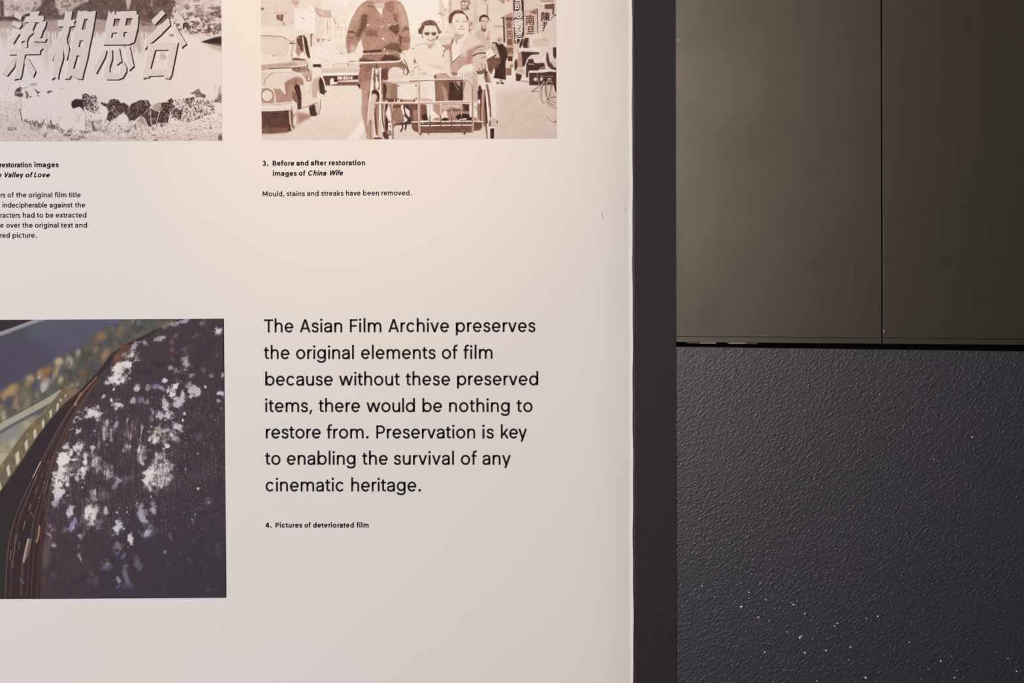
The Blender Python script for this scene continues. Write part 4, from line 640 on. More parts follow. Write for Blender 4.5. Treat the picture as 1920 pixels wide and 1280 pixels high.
    c.poly([(480, 690), (540, 700), (570, 760), (500, 760)], T(.15), soft=.4); c.poly([(490, 760), (550, 750), (550, 805), (490, 800)], T(.7), soft=.3); c.poly([(580, 760), (655, 770), (655, 812), (580, 800)], T(.75), soft=.3); c.poly([(575, 700), (610, 700), (610, 760), (575, 750)], T(.6), soft=.3); c.stroke([(260, 240), (360, 180), (480, 130)], 1.8, T(.05)); c.blob(470, 165, 28, 22, T(.85)); c.blob(495, 170, 10, 12, T(.05)); c.poly([(480, 130), (540, 160), (560, 220), (520, 190)], T(.2), soft=.4)
    c.poly([(280, 60), (370, 10), (430, 90), (400, 150), (290, 200)], T(.1), soft=.4)
    # crates behind
    c.poly([(740, 180), (850, 180), (850, 290), (750, 290)], T(.85), soft=.4); c.poly([(690, 330), (760, 300), (880, 300), (880, 440), (700, 440)], T(.3), soft=.5, mul=.7 + .3 * th(n2, .4)); c.stroke([(710, 400), (740, 440), (800, 430)], 1.8, T(.06)); c.poly([(705, 445), (825, 440), (825, 610), (705, 605)], T(.64), soft=.4); c.poly([(800, 370), (860, 360), (860, 430), (800, 430)], T(.6), soft=.4); c.poly([(890, 320), (930, 230), (970, 300), (960, 440), (900, 520)], T(.84), soft=.4); c.blob(885, 260, 12, 16, T(.08))
    # right white van and dark car
    c.at(*N1)
    c.poly([(1000, 1080), (1090, 840), (1200, 770), (1530, 740), (1600, 560), (1760, 440), (1830, 400), (1830, 1280), (960, 1280), (940, 1120)], T(.2), soft=.5); c.poly([(1540, 700), (1700, 480), (1830, 420), (1830, 1000), (1560, 1000)], T(.24), soft=2); c.poly([(1290, 860), (1600, 850), (1700, 960), (1650, 1040), (1300, 1040)], T(.3), soft=.6); c.stroke([(1500, 1050), (1300, 1045), (1285, 950), (1300, 860), (1450, 850)], 1.4, T(.08), .9)
    c.stroke([(1520, 880), (1640, 905)], 2.0, T(.45), .8); c.poly([(1050, 880), (1095, 855), (1080, 960), (1030, 1075), (1000, 1060), (1015, 960)], T(.88), soft=.3); c.poly([(1110, 870), (1150, 840), (1215, 850), (1190, 1080), (1090, 1070), (1080, 1000)], T(.86), soft=.3); c.poly([(1200, 900), (1225, 900), (1230, 1100), (1190, 1090), (1180, 1000)], T(.5), soft=.4); c.stroke([(960, 1100), (1200, 1090), (1450, 1110)], 2.4, T(.06), .9); c.stroke([(950, 1130), (975, 1110)], 1.2, T(.7), .8)
    c.at(*N2)
    c.poly([(980, 90), (1060, 90), (1060, 400), (1100, 440), (960, 430), (970, 200)], T(.5), soft=.5, mul=.7 + .3 * th(n2, .4)); c.poly([(1050, 75), (1450, 95), (1440, 135), (1280, 150), (1190, 220), (1140, 330), (1120, 400), (1070, 420), (1060, 200)], T(.88), soft=.3); c.poly([(1150, 400), (1170, 260), (1250, 160), (1400, 140), (1560, 200), (1600, 100), (1700, 60), (1830, 40), (1830, 900), (1700, 800), (1230, 830), (1220, 660), (1150, 650)], T(.2), soft=.4)
    c.poly([(1200, 250), (1330, 240), (1400, 340), (1500, 330), (1560, 320), (1590, 460), (1450, 480), (1400, 500), (1250, 500), (1200, 560), (1200, 660), (1150, 650), (1160, 330), (1190, 320)], T(.84), soft=.3); c.stroke([(1210, 355), (1330, 360)], 1.4, T(.3), .9); c.blob(1390, 265, 72, 72, T(.12), 1, hard=4); c.blob(1385, 270, 40, 42, T(.28), .6); c.poly([(1480, 200), (1560, 180), (1560, 330), (1510, 320)], T(.15), soft=.5)
    c.poly([(1610, 120), (1640, 80), (1680, 300), (1830, 440), (1830, 500), (1740, 490), (1640, 400), (1600, 260)], T(.8), soft=.4); c.poly([(1690, 280), (1830, 260), (1830, 420), (1780, 430)], T(.25), soft=.5)
    for k in range(4): c.stroke([(1690 + k * 20, 330 - k * 22), (1780 + k * 18, 430 - k * 22)], .7, T(.5), .7)
    c.poly([(1755, -20), (1830, -20), (1830, 200), (1800, 245), (1760, 180)], T(.88), soft=.3); c.poly([(1220, 540), (1830, 520), (1830, 930), (1760, 840), (1420, 830), (1225, 830)], T(.84), soft=.3); c.stroke([(1230, 530), (1500, 525), (1700, 500), (1800, 515)], 3.6, T(.1), .95); c.blob(1365, 700, 38, 38, T(.08)); c.blob(1500, 690, 28, 42, T(.12)); c.stroke([(1450, 470), (1520, 430), (1580, 430)], 2.0, T(.5))
    c.poly([(920, 560), (1040, 590), (1060, 620), (1020, 740), (930, 735)], T(.85), soft=.3); c.poly([(930, 450), (1140, 470), (1130, 600), (920, 570)], T(.38), soft=.5, mul=.7 + .3 * th(n2, .4)); c.poly([(1040, 720), (1220, 740), (1225, 780), (1050, 750)], T(.5), soft=1)
    # bicycle at the right edge
    c.poly([(1560, 800), (1830, 820), (1830, 1290), (1620, 1290), (1560, 1000)], T(.36), soft=1.4, a=.7); c.poly([(1580, 680), (1640, 620), (1740, 630), (1750, 700), (1650, 700)], T(.12), soft=.3); c.stroke([(1580, 700), (1660, 650), (1750, 690), (1790, 800), (1830, 960)], 3.6, T(.85)); c.stroke([(1600, 790), (1660, 730), (1730, 760)], 3, T(.5), .9)
    for p, w, t in (([(1420, 870), (1280, 975)], 1.4, .85), ([(1280, 975), (1420, 970)], 1.3, .8), ([(1400, 560), (1440, 800), (1470, 1000), (1500, 1150), (1560, 1250)], 1.6, .55), ([(1540, 760), (1500, 900), (1520, 1080)], 2.2, .8), ([(1590, 800), (1600, 1000), (1650, 1150), (1700, 1200)], 1.6, .75), ([(1740, 780), (1700, 960), (1660, 1150)], 1.4, .7), ([(1650, 850), (1690, 900), (1640, 1100)], 2.4, .3), ([(1560, 750), (1480, 860)], 1.4, .1), ([(1430, 850), (1540, 860)], 1.6, .5), ([(1470, 900), (1510, 1000), (1540, 1150)], 1.4, .08), ([(1620, 1160), (1740, 1210), (1830, 1230)], 1.2, .65), ([(1640, 1180), (1830, 1260)], 1.2, .12), ([(1460, 600), (1560, 640)], 1.2, .5), ([(1720, 1110), (1830, 1090)], 3, .6)):
        c.stroke(p, w, T(t), .9)
    c.at(*N3)
    c.stroke([(1620, 250), (1700, 320), (1830, 400)], 4.5, T(.45), .7, w1=6); c.stroke([(1640, 240), (1740, 300), (1830, 300)], 1.2, T(.5), .7); c.stroke([(1620, 570), (1680, 650), (1750, 695), (1830, 710)], 1.3, T(.55), .8); c.blob(1815, 690, 16, 26, T(.6)); c.stroke([(1480, 150), (1510, 250), (1560, 285)], 1.2, T(.5), .7)
    x = np.clip(c.a / 255, .01, 1); x = x ** (1 + .42 * (1 - x)); mt = (c.noise(9, 4, seed=61) - .5) * .16 + (c.noise(2.2, 2, seed=62) - .5) * .07
    c.a = 255 * (x + (mt * np.clip((1.0 - x.mean(2)) * 1.6, .12, .8))[..., None]).astype(np.float32)
    g = c.a.mean(2, keepdims=True); c.a = g + (c.a - g) * np.array([.80, .84, .86], np.float32)
    m = np.clip((150 - c.a.mean(2)) / 60, 0, 1); c.a += (m * c.grain(22, 1))[..., None] * 7
    c.a += c.grain(8, 1)[..., None] * 3.2
    return c

# ---- print 3: close view of a mouldy reel of film
def paint_film():
    base = (78, 72, 90)
    c = Canvas(-137, 597.1, 424.6, 1120.4, 2, base, 9, .009, -.0055)
    n1 = c.noise(14, 4, seed=1); n2 = c.noise(5, 3, seed=2); nv = c.noise(2.2, 2, .5, 9, seed=3); nf = c.noise(1.3, 2, seed=4); nm = c.noise(8, 3, seed=5)
    th = lambda n, t, w=.12: np.clip((n - t) / w, 0, 1)
    E = (0, 590, 9.143); F = (210, 590, 8.0); G = (0, 730, 9.143); H = (0, 850, 8.533); I = (0, 980, 8.533); J = (210, 740, 8.533); K = (210, 870, 8.533); L = (210, 980, 8.533)
    O = (0, 0, 1); W = (226, 218, 214); WB = (200, 190, 200); OL = (96, 88, 78); GOLD = (160, 128, 84); PALE = (196, 184, 158)
    c.at(*O)
    c.poly([(80, 590), (270, 590), (250, 620), (120, 670), (60, 640)], (88, 82, 106), soft=14, a=.9); c.poly([(-140, 640), (60, 650), (40, 740), (-140, 800)], (78, 70, 92), soft=12)
    c.poly([(60, 596), (150, 596), (100, 616), (50, 640)], (86, 92, 104), soft=8, a=.7)
    c.at(*E)
    c.poly([(-1300, 60), (620, 60), (300, 180), (0, 290), (-700, 560), (-1300, 800)], (58, 44, 50), soft=.8)
    c.stroke([(-900, 700), (-400, 470), (0, 330), (300, 225), (560, 130), (800, 50)], 7.5, (152, 142, 156), 1, soft=1.6); c.stroke([(-400, 500), (0, 365), (300, 250), (560, 155), (820, 80)], 2.5, (110, 112, 112), .8, soft=1.5)
    # strip of film seen through its base
    c.at(*O)
    strip = [(-140, 810), (-60, 765), (0, 734), (30, 718), (70, 695), (110, 672), (150, 650), (180, 625), (205, 608), (235, 600), (262, 596), (345, 592), (322, 607), (288, 620), (262, 633), (235, 645), (210, 662), (186, 694), (145, 737), (120, 757), (98, 781), (70, 818), (38, 868), (0, 921), (-60, 1000), (-140, 1090)]
    c.poly(strip, OL, soft=1)
    c.poly(strip, (80, 80, 82), mul=th(n1, .46), a=.9); c.poly([(-140, 810), (0, 734), (110, 672), (120, 750), (60, 830), (-140, 1080)], (112, 100, 78), mul=th(nm, .48), a=.7, soft=1); c.poly(strip, (72, 66, 62), mul=th(nm, .55), a=.7)
    c.at(*E)
    for x, y, rx, ry, col, a, rot in [(1740, 370, 90, 70, (150, 112, 76), .9, -30), (1640, 600, 30, 50, (140, 110, 90), .8, 20), (1800, 680, 50, 100, (160, 124, 90), .9, 25), (1340, 650, 40, 60, (160, 146, 124), .9, 20), (1195, 790, 55, 90, (176, 158, 136), .9, -10), (1180, 830, 20, 40, (84, 80, 100), .8, -10), (1010, 800, 70, 60, (196, 172, 138), 1, -20), (980, 950, 40, 110, (170, 144, 110), .9, 15), (920, 1050, 40, 90, (150, 130, 106), .8, 15), (1040, 1110, 40, 60, (176, 162, 128), .9, 20),
                                    (830, 950, 90, 60, (156, 104, 66), .9, -20), (760, 1060, 60, 110, (140, 98, 64), .9, 0), (690, 1010, 50, 70, (176, 136, 96), .8, 0), (790, 1150, 80, 60, (160, 152, 160), .9, -40), (760, 1230, 70, 60, (188, 182, 180), .9, -40), (520, 1090, 70, 60, (176, 152, 118), .9, 30), (480, 1170, 60, 60, (150, 124, 86), .8, 30), (220, 1250, 90, 60, (176, 138, 90), .9, -30), (670, 1070, 30, 30, (190, 172, 140), .8, 0), (1240, 1240, 40, 50, (168, 150, 110), .9, 10), (1330, 1190, 30, 40, (140, 124, 96), .9, 20), (870, 1030, 30, 60, (76, 76, 92), .8, 0), (1420, 1000, 60, 90, (124, 88, 62), .7, 30), (1550, 500, 50, 70, (100, 92, 92), .6, 20), (600, 1220, 60, 80, (84, 78, 100), .7, 0), (1050, 960, 40, 50, (84, 86, 104), .7, 0)]:
        c.blob(x, y, rx, ry, col, a, rot, .8)
    c.at(*F)
    for x, y, rx, ry, col, a, rot in [(120, 250, 60, 90, (132, 108, 80), .6, 20), (310, 90, 20, 40, (130, 130, 80), .8, 10), (400, 100, 30, 50, (110, 106, 112), .8, 0), (60, 440, 60, 50, (120, 100, 76), .6, 0), (30, 100, 60, 60, (84, 84, 116), .9, 0), (230, 170, 40, 60, (92, 92, 96), .6, 0)]: c.blob(x, y, rx, ry, col, a, rot, .8)
    c.at(*G)
    for x, y, rx, ry, col, a, rot in [(150, 60, 130, 70, (184, 140, 92), .9, -20), (90, 130, 40, 60, (170, 134, 96), .9, 0), (160, 200, 70, 80, (78, 72, 98), .9, 10), (280, 190, 40, 120, (160, 126, 96), .8, 20), (340, 90, 30, 70, (84, 70, 88), .9, 0), (430, 100, 90, 130, (128, 112, 84), .8, 20), (640, 90, 40, 60, (128, 128, 108), .8, 0), (740, 10, 30, 40, (190, 186, 180), .8, 10), (470, 240, 50, 110, (136, 134, 108), .7, 30), (300, 300, 40, 60, (150, 128, 100), .8, -20), (20, 330, 40, 90, (120, 112, 96), .8, 0), (70, 450, 50, 90, (170, 160, 126), .9, 0), (180, 420, 70, 60, (84, 86, 90), .7, 0), (860, 60, 80, 60, (104, 104, 90), .7, -30)]:
        c.blob(x, y, rx, ry, col, a, rot, .8)
    c.poly([(0, 720), (300, 540), (600, 420), (700, 420), (600, 560), (420, 730), (40, 1270), (-1200, 1700), (-1200, 1200)], (138, 132, 118), soft=3); c.poly([(0, 900), (300, 700), (560, 470), (600, 520), (400, 740), (100, 1150), (0, 1280)], (150, 142, 122), soft=3, mul=.4 + .6 * th(nm, .4)); c.blob(460, 600, 60, 60, (172, 162, 124), .8, 0, .8); c.blob(200, 780, 160, 90, (136, 134, 140), .7, -35, .7); c.blob(230, 920, 60, 70, (184, 172, 146), .8, 0, .8); c.blob(60, 1090, 90, 110, (168, 156, 110), .7, 0, .8)
    c.stroke([(-800, 1150), (-300, 820), (0, 640), (300, 480), (600, 320), (850, 180), (1040, 60)], 12, (172, 162, 142), .95, soft=3); c.stroke([(-800, 1260), (0, 740), (300, 560), (560, 420), (800, 290), (960, 190)], 5, (86, 90, 98), .85, soft=2.5); c.stroke([(330, 340), (560, 220), (760, 110)], 2, (120, 116, 110), .4, soft=2)
    # near edge of the strip with its perforations
    edge = [(-1200, 2800), (0, 1330), (120, 1150), (420, 720), (560, 580), (700, 430), (860, 260), (1000, 80), (1110, -60), (1330, -60), (1330, 40), (1100, 240), (900, 480), (640, 800), (350, 1260), (0, 1750), (-1200, 3400)]
    c.poly(edge, (132, 110, 78), soft=.5); c.poly(edge, (104, 92, 74), mul=th(nm, .45), a=.7); c.stroke([(0, 1330), (120, 1150), (420, 720), (700, 430), (1000, 80)], 1.2, (176, 140, 84), .8)
    for q in ([(270, 1100), (325, 1035), (345, 1190), (310, 1280), (280, 1260)], [(425, 905), (480, 840), (490, 975), (440, 1062)], [(570, 710), (625, 650), (640, 790), (592, 850)], [(715, 545), (765, 490), (772, 620), (735, 675)], [(850, 360), (895, 330), (900, 450), (868, 500)], [(975, 240), (1020, 225), (1010, 330), (972, 390)], [(1110, 90), (1150, 60), (1140, 110), (1110, 120)], [(1020, 170), (1060, 140), (1070, 190), (1030, 200)]):
        c.poly(q, (196, 188, 164), soft=.5)
        c.stroke([q[1], ((q[1][0] + q[2][0]) / 2 + 6, (q[1][1] + q[2][1]) / 2), q[2]], 1.1, (84, 62, 40), .7)
    c.at(*H)
    c.poly([(105, 220), (155, 160), (180, 320), (130, 370)], (198, 188, 166), soft=.5); c.stroke([(155, 160), (185, 320)], 1.2, (84, 60, 40), .7); c.poly([(250, 0), (310, 0), (325, 110), (270, 180)], (196, 186, 164), soft=.5); c.poly([(0, 380), (40, 560), (0, 620), (-60, 600), (-40, 400)], (186, 176, 130), soft=.7); c.stroke([(0, 380), (45, 540)], 1.2, (84, 62, 40), .7); c.poly([(0, 0), (130, 0), (0, 190)], (176, 166, 140), soft=.6)
    # dark gap
    c.at(*O)
    gap = [(345, 590), (425, 590), (425, 700), (160, 745), (100, 850), (82, 1124), (-140, 1124), (-140, 1094), (-60, 1002), (0, 921), (38, 868), (70, 818), (98, 781), (120, 757), (145, 737), (186, 694), (210, 662), (235, 645), (262, 633), (288, 620), (322, 607)]
    c.poly(gap, (54, 41, 47), soft=.6); c.poly([(-140, 1000), (20, 960), (10, 1124), (-140, 1124)], (50, 45, 46), soft=6); c.stroke([(-60, 1004), (0, 923), (38, 870), (70, 820), (98, 783), (145, 739)], 1.6, (76, 58, 52), .8)
    # reel: rim and mouldy face
    reel = [(425, 590), (345, 592), (310, 612), (270, 634), (238, 655), (208, 680), (182, 708), (156, 735), (138, 760), (120, 785), (100, 817), (87, 845), (73, 870), (62, 895), (43, 935), (29, 970), (19, 1005), (13, 1045), (10, 1085), (9, 1124), (425, 1124)]
    c.poly(reel, (70, 54, 62), soft=.6)
    c.poly(reel, (84, 66, 74), mul=th(nv, .5, .3), a=.5); c.poly(reel, (58, 46, 60), mul=th(n1, .5, .3), a=.6)
    c.poly([(250, 960), (425, 900), (425, 1124), (150, 1124)], (62, 51, 64), soft=14, a=.8); c.poly([(330, 1040), (425, 1000), (425, 1124), (300, 1124)], (58, 52, 64), soft=14, a=.5)
    rim = [(182, 708), (156, 735), (138, 760), (120, 785), (100, 817), (87, 845), (73, 870), (62, 895), (43, 935), (29, 970), (19, 1005), (13, 1045), (10, 1085), (9, 1124), (75, 1124), (76, 1068), (81, 1038), (84, 1000), (92, 944), (97, 920), (103, 885), (112, 850), (122, 820), (135, 795), (150, 765), (168, 735), (190, 708)]
    c.poly(rim, (56, 40, 44), soft=.6)
    def mid(f):   # a line inside the rim, f = 0 outer edge .. 1 inner edge
        o = np.array([(182, 708), (156, 735), (120, 785), (87, 845), (62, 895), (43, 935), (27, 975), (14, 1040), (9, 1124)], float); i = np.array([(190, 708), (170, 735), (140, 785), (114, 845), (102, 895), (94, 939), (87, 979), (80, 1040), (75, 1124)], float)
        return o * (1 - f) + i * f
    r = np.random.default_rng(4)
    for f in r.uniform(0.0, 1, 34):
        t = r.uniform(0, 1) ** 1.6; k = mid(min(1, max(0, f + r.uniform(-.01, .01))))
        n = r.integers(0, 5); k = k[n:n + r.integers(3, 7)]
        if len(k) > 1: c.stroke(k, r.uniform(.5, 1.6), (76 + 50 * t, 54 + 36 * t, 50 + 28 * t), r.uniform(.25, .6), soft=.9)
    for f, w, col in ((0.01, 1.4, (150, 112, 90)), (.14, 1.0, (124, 90, 74)), (.5, 5, (50, 37, 42)), (.62, 1.4, (116, 78, 60)), (.75, 1.0, (134, 104, 84)), (.9, 2.4, (96, 58, 48))): c.stroke(mid(f), w, col, .6, soft=.9)
    c.at(*O); c.stroke([(182, 706), (160, 730), (150, 742)], 2.4, (160, 96, 64), .9); c.stroke([(152, 736), (142, 755)], 2.2, (200, 140, 100), .8); c.blob(142, 757, 2.5, 3.5, (190, 130, 90), .9, 20)
    c.poly([(230, 640), (248, 648), (220, 672), (206, 682)], (112, 72, 58), soft=2, a=.8); c.poly([(215, 665), (240, 660), (215, 690)], (130, 78, 56), soft=2, a=.7)
    c.at(*H); c.stroke([(655, 130), (600, 240), (530, 380)], 1.7, (226, 196, 176), .95, w1=1.2); c.stroke([(600, 340), (560, 440)], 2.2, (140, 90, 60), .7)
    for p, col in (([(780, 110), (770, 150)], (150, 120, 84)), ([(690, 290), (670, 370)], (150, 116, 84)), ([(600, 530), (570, 630)], (170, 136, 100)), ([(500, 800), (470, 900)], (190, 150, 104)), ([(405, 1080), (380, 1200)], (196, 160, 116)), ([(710, 440), (718, 470)], (150, 170, 160)), ([(620, 690), (630, 710)], (150, 170, 160)), ([(500, 940), (535, 1000)], (150, 160, 156)), ([(630, 1130), (610, 1280)], (176, 136, 80)), ([(880, 30), (800, 330)], (120, 80, 64)), ([(770, 420), (700, 640)], (150, 108, 84)), ([(740, 700), (700, 900)], (120, 84, 64))): c.stroke(p, 1.1, col, .85)
    c.at(*I)
    for p, w, col in (([(640, 60), (620, 200), (590, 300)], 3.4, (186, 144, 84)), ([(460, 260), (420, 420), (380, 620)], 4.4, (196, 186, 180)), ([(500, 260), (460, 430), (420, 560)], 3.2, (150, 116, 70)), ([(370, 650), (350, 900), (340, 1150)], 6, (92, 66, 54)), ([(330, 900), (380, 960)], 5, (88, 76, 104)), ([(245, 200), (240, 400), (210, 640)], 1.6, (140, 104, 80)), ([(180, 440), (160, 590)], 1.3, (180, 150, 120)), ([(200, 620), (205, 720)], 2, (120, 106, 88)), ([(320, 300), (300, 430)], 1.2, (160, 122, 84)), ([(200, 60), (140, 240), (110, 500), (100, 1100)], 1.2, (92, 68, 62)), ([(290, 160), (250, 330)], 1.5, (130, 100, 80))): c.stroke(p, w, col, .75, soft=1.2)
    c.blob(740, 500, 60, 220, (112, 86, 76), .75, 4, .8); c.blob(710, 950, 40, 90, (92, 58, 52), .6, 0, .8)
    c.at(*O)
    # fine vertical streaks of powder
    c.poly([(150, 760), (424, 720), (424, 1000), (100, 1000), (110, 850)], (150, 130, 140), mul=th(nf * .6 + nv * .4, .66, .08), a=.55, soft=3)
    mold = .25 + .75 * th(nf * .55 + nv * .45, .42, .12); soft = np.ones_like(nf)
    dots = np.clip((nf - .45) / .06, 0, 1)
    c.warp = ((c.noise(7, 3, seed=41) - .5) * 2.6 + (nf - .5) * 1.1).astype(np.float32)
    def M(z, items):
        c.at(*z)
        for it in items:
            x, y, rx, ry = it[:4]; col = it[4] if len(it) > 4 else W; a = it[5] if len(it) > 5 else .95; rot = it[6] if len(it) > 6 else 0; a = a * (.78 if z[1] > 960 and col is not W else .92); mu = it[7] if len(it) > 7 else 0
            c.blob(x, y, rx, ry, col, a, rot, 1.3 if mu == 0 else .7, None if mu == 0 else (mold if mu == 1 else dots))
    D = (150, 136, 150)
    M(F, [(180, 750, 140, 80, W, 1, -35), (80, 820, 40, 50, W, 1), (260, 700, 40, 50, W, 1), (290, 590, 50, 50, W, .95, -20), (330, 490, 80, 34, (190, 170, 176), .9, -40), (230, 560, 80, 28, (170, 146, 160), .7, -40), (100, 960, 100, 80, WB, 1, -10), (20, 980, 80, 70, W, .9), (165, 1010, 24, 28), (30, 1120, 18, 18), (250, 870, 18, 20, D), (490, 430, 40, 34, (180, 168, 176), .8, -20), (660, 370, 30, 26, (180, 160, 172), .8), (745, 340, 54, 34, (200, 184, 196), .95, -25), (940, 320, 28, 34, (130, 112, 118), .7, 20), (900, 405, 28, 34, (120, 90, 98), .7), (912, 525, 30, 30, (130, 80, 70), .8), (950, 140, 54, 36, (168, 160, 160), .85, -20), (820, 170, 50, 30, (150, 132, 118), .7, -20), (1100, 85, 80, 30, (172, 168, 196), .9, -10), (1380, 115, 60, 32, (130, 116, 116), .8, -10), (1600, 255, 50, 44, (222, 208, 224), 1, -20),
          (1280, 300, 50, 26, (130, 110, 122), .6, -30), (1120, 740, 74, 66, (176, 166, 166), .95, -40), (1065, 670, 46, 30, (176, 164, 160), .85, -10), (890, 800, 30, 34, (176, 156, 160), .85, 30), (965, 830, 24, 44, (156, 144, 154), .8, 30), (1185, 910, 24, 50, (156, 140, 150), .8, 35), (910, 670, 30, 36, (110, 92, 104), .6), (805, 980, 32, 28, (216, 206, 232), 1), (910, 1110, 60, 110, W, 1, 28), (965, 1050, 26, 50, W, 1, 15), (1130, 1040, 34, 54, (150, 136, 140), .85, 20), (370, 1095, 46, 42, (212, 190, 200), 1), (535, 1090, 36, 38, (170, 156, 150), .85), (655, 1075, 44, 32, (150, 142, 180), .8, -20), (740, 1105, 34, 26, (170, 160, 204), .85), (1215, 1135, 60, 70, WB, .95, -30), (1285, 1170, 34, 50, WB, .95, 20), (1150, 1145, 30, 22, WB, .7), (1505, 910, 30, 28, (150, 134, 160), .85), (1660, 900, 30, 36, (200, 190, 200), .9, 30), (1400, 1080, 16, 18, (200, 190, 224), .9), (1625, 1170, 42, 32, (204, 198, 224), .95), (1040, 1230, 40, 70, WB, .95, 30), (1090, 510, 70, 26, (104, 94, 126), .6, -35), (1590, 590, 30, 30, (100, 90, 124), .6), (1370, 820, 24, 30, (120, 108, 130), .6), (1100, 580, 60, 20, (104, 88, 110), .5)])
    M(G, [(1780, 110, 30, 44, W, 1, 25), (1910, 180, 20, 28, W, 1), (1600, 410, 110, 80, W, 1, 0), (1690, 300, 30, 26, WB, .8), (1310, 470, 36, 30, WB, .8), (1370, 500, 34, 26, WB, .85), (1275, 535, 30, 28, WB, .9), (1350, 385, 30, 20, D, .7), (1850, 535, 26, 34, W, .8), (1810, 690, 60, 120, W, .95, 18, 1), (1900, 690, 36, 40, WB, .8), (1330, 720, 30, 50, W, .85, 20), (1225, 680, 40, 12, W, .8, -12), (1385, 690, 16, 26, W, .8), (1300, 780, 16, 16, W, .8), (1635, 710, 20, 18, W, .8), (1300, 1010, 80, 90, W, 1), (1900, 830, 30, 50, W, .7, 0, 1), (1700, 930, 20, 60, W, .8, 0, 1), (1590, 1030, 34, 60, W, .85, 10), (1840, 940, 10, 12), (1440, 930, 60, 40, W, .5, 0, 2), (1460, 1130, 60, 60, W, .9, 20, 1), (1280, 1190, 50, 30, W, .7), (1120, 1160, 90, 140, W, 1, 14), (1060, 1240, 60, 80, W, 1), (1650, 1180, 60, 70, W, .9, 0, 1), (1460, 1240, 34, 60, W, .95)])
    M(H, [(1050, 90, 70, 110, W, 1, 10), (990, 330, 90, 170, W, 1, 8), (960, 560, 84, 140, W, 1, 6), (925, 680, 60, 100, (206, 196, 214), .95, 8), (870, 790, 30, 50, (180, 168, 190), .8), (1100, 250, 40, 200, W, .7, 4, 1), (1180, 100, 60, 30, W, .8), (1200, 170, 100, 120, W, .45, 0, 2), (1170, 330, 70, 30, W, .8), (1240, 380, 34, 50, W, .85), (1330, 330, 30, 120, W, .95, 4), (1370, 110, 30, 110, W, .9, 8), (1340, 220, 26, 40, W, .9), (1270, 270, 20, 40, W, .6), (1420, 220, 30, 40, W, .85, 0, 1), (1530, 130, 50, 90, W, .9, 0, 1), (1500, 260, 20, 20, D), (1700, 280, 70, 80, W, .9, 0, 1), (1900, 440, 40, 50, W, .7, 0, 1), (1840, 510, 30, 30, D, .7), (1100, 500, 30, 40, W, .6, 0, 2), (1110, 900, 60, 60, (200, 196, 200), .95, 20), (1130, 960, 30, 50, WB, .8), (1480, 700, 34, 90, W, .85, 0, 1), (1525, 600, 12, 60, W, .7), (1460, 950, 100, 150, W, .95, 8, 1), (1410, 900, 34, 90, W, .9), (1480, 1000, 40, 80, W, .9), (1540, 920, 40, 80, W, .7), (1700, 900, 34, 50, (200, 190, 200), .9), (1670, 650, 60, 60, D, .8, 0, 1), (1870, 940, 10, 12), (1170, 1120, 50, 90, (150, 146, 186), .85, 20), (1180, 1180, 16, 26, W, .8), (1590, 1110, 50, 70, (110, 100, 130), .7), (1880, 1180, 60, 80, (206, 198, 216), .95, 20), (800, 1130, 60, 160, (112, 84, 96), .6, 0), (800, 1160, 18, 24, (160, 140, 160), .8), (1020, 780, 60, 60, (84, 76, 110), .6)])
    M(I, [(1880, 80, 60, 60, (196, 188, 208), .95), (1160, 50, 60, 60, (140, 136, 180), .8, -30), (1040, 120, 60, 30, (130, 104, 108), .7), (825, 120, 24, 30, (140, 120, 130), .8), (800, 190, 24, 44, (170, 156, 170), .8, -30), (860, 370, 30, 32, (196, 186, 204), .95), (800, 320, 40, 60, (110, 92, 108), .6), (1280, 200, 22, 36, (196, 172, 184), .95, -15), (1300, 240, 30, 26, (120, 100, 140), .7), (1345, 160, 18, 40, (120, 124, 140), .7), (1255, 350, 24, 40, (120, 120, 116), .8), (1290, 570, 22, 60, (160, 166, 176), .9, -25), (1720, 660, 50, 44, (150, 140, 168), .9), (1700, 700, 80, 50, (96, 84, 120), .8), (1890, 380, 60, 50, (140, 128, 128), .8), (1880, 470, 50, 40, (110, 100, 134), .8), (1900, 940, 44, 60, (150, 142, 166), .85), (850, 830, 50, 34, (90, 78, 88), .7), (1460, 840, 50, 50, (92, 82, 90), .7), (1440, 920, 60, 40, (84, 76, 106), .7), (1540, 940, 40, 60, (90, 80, 108), .7)])
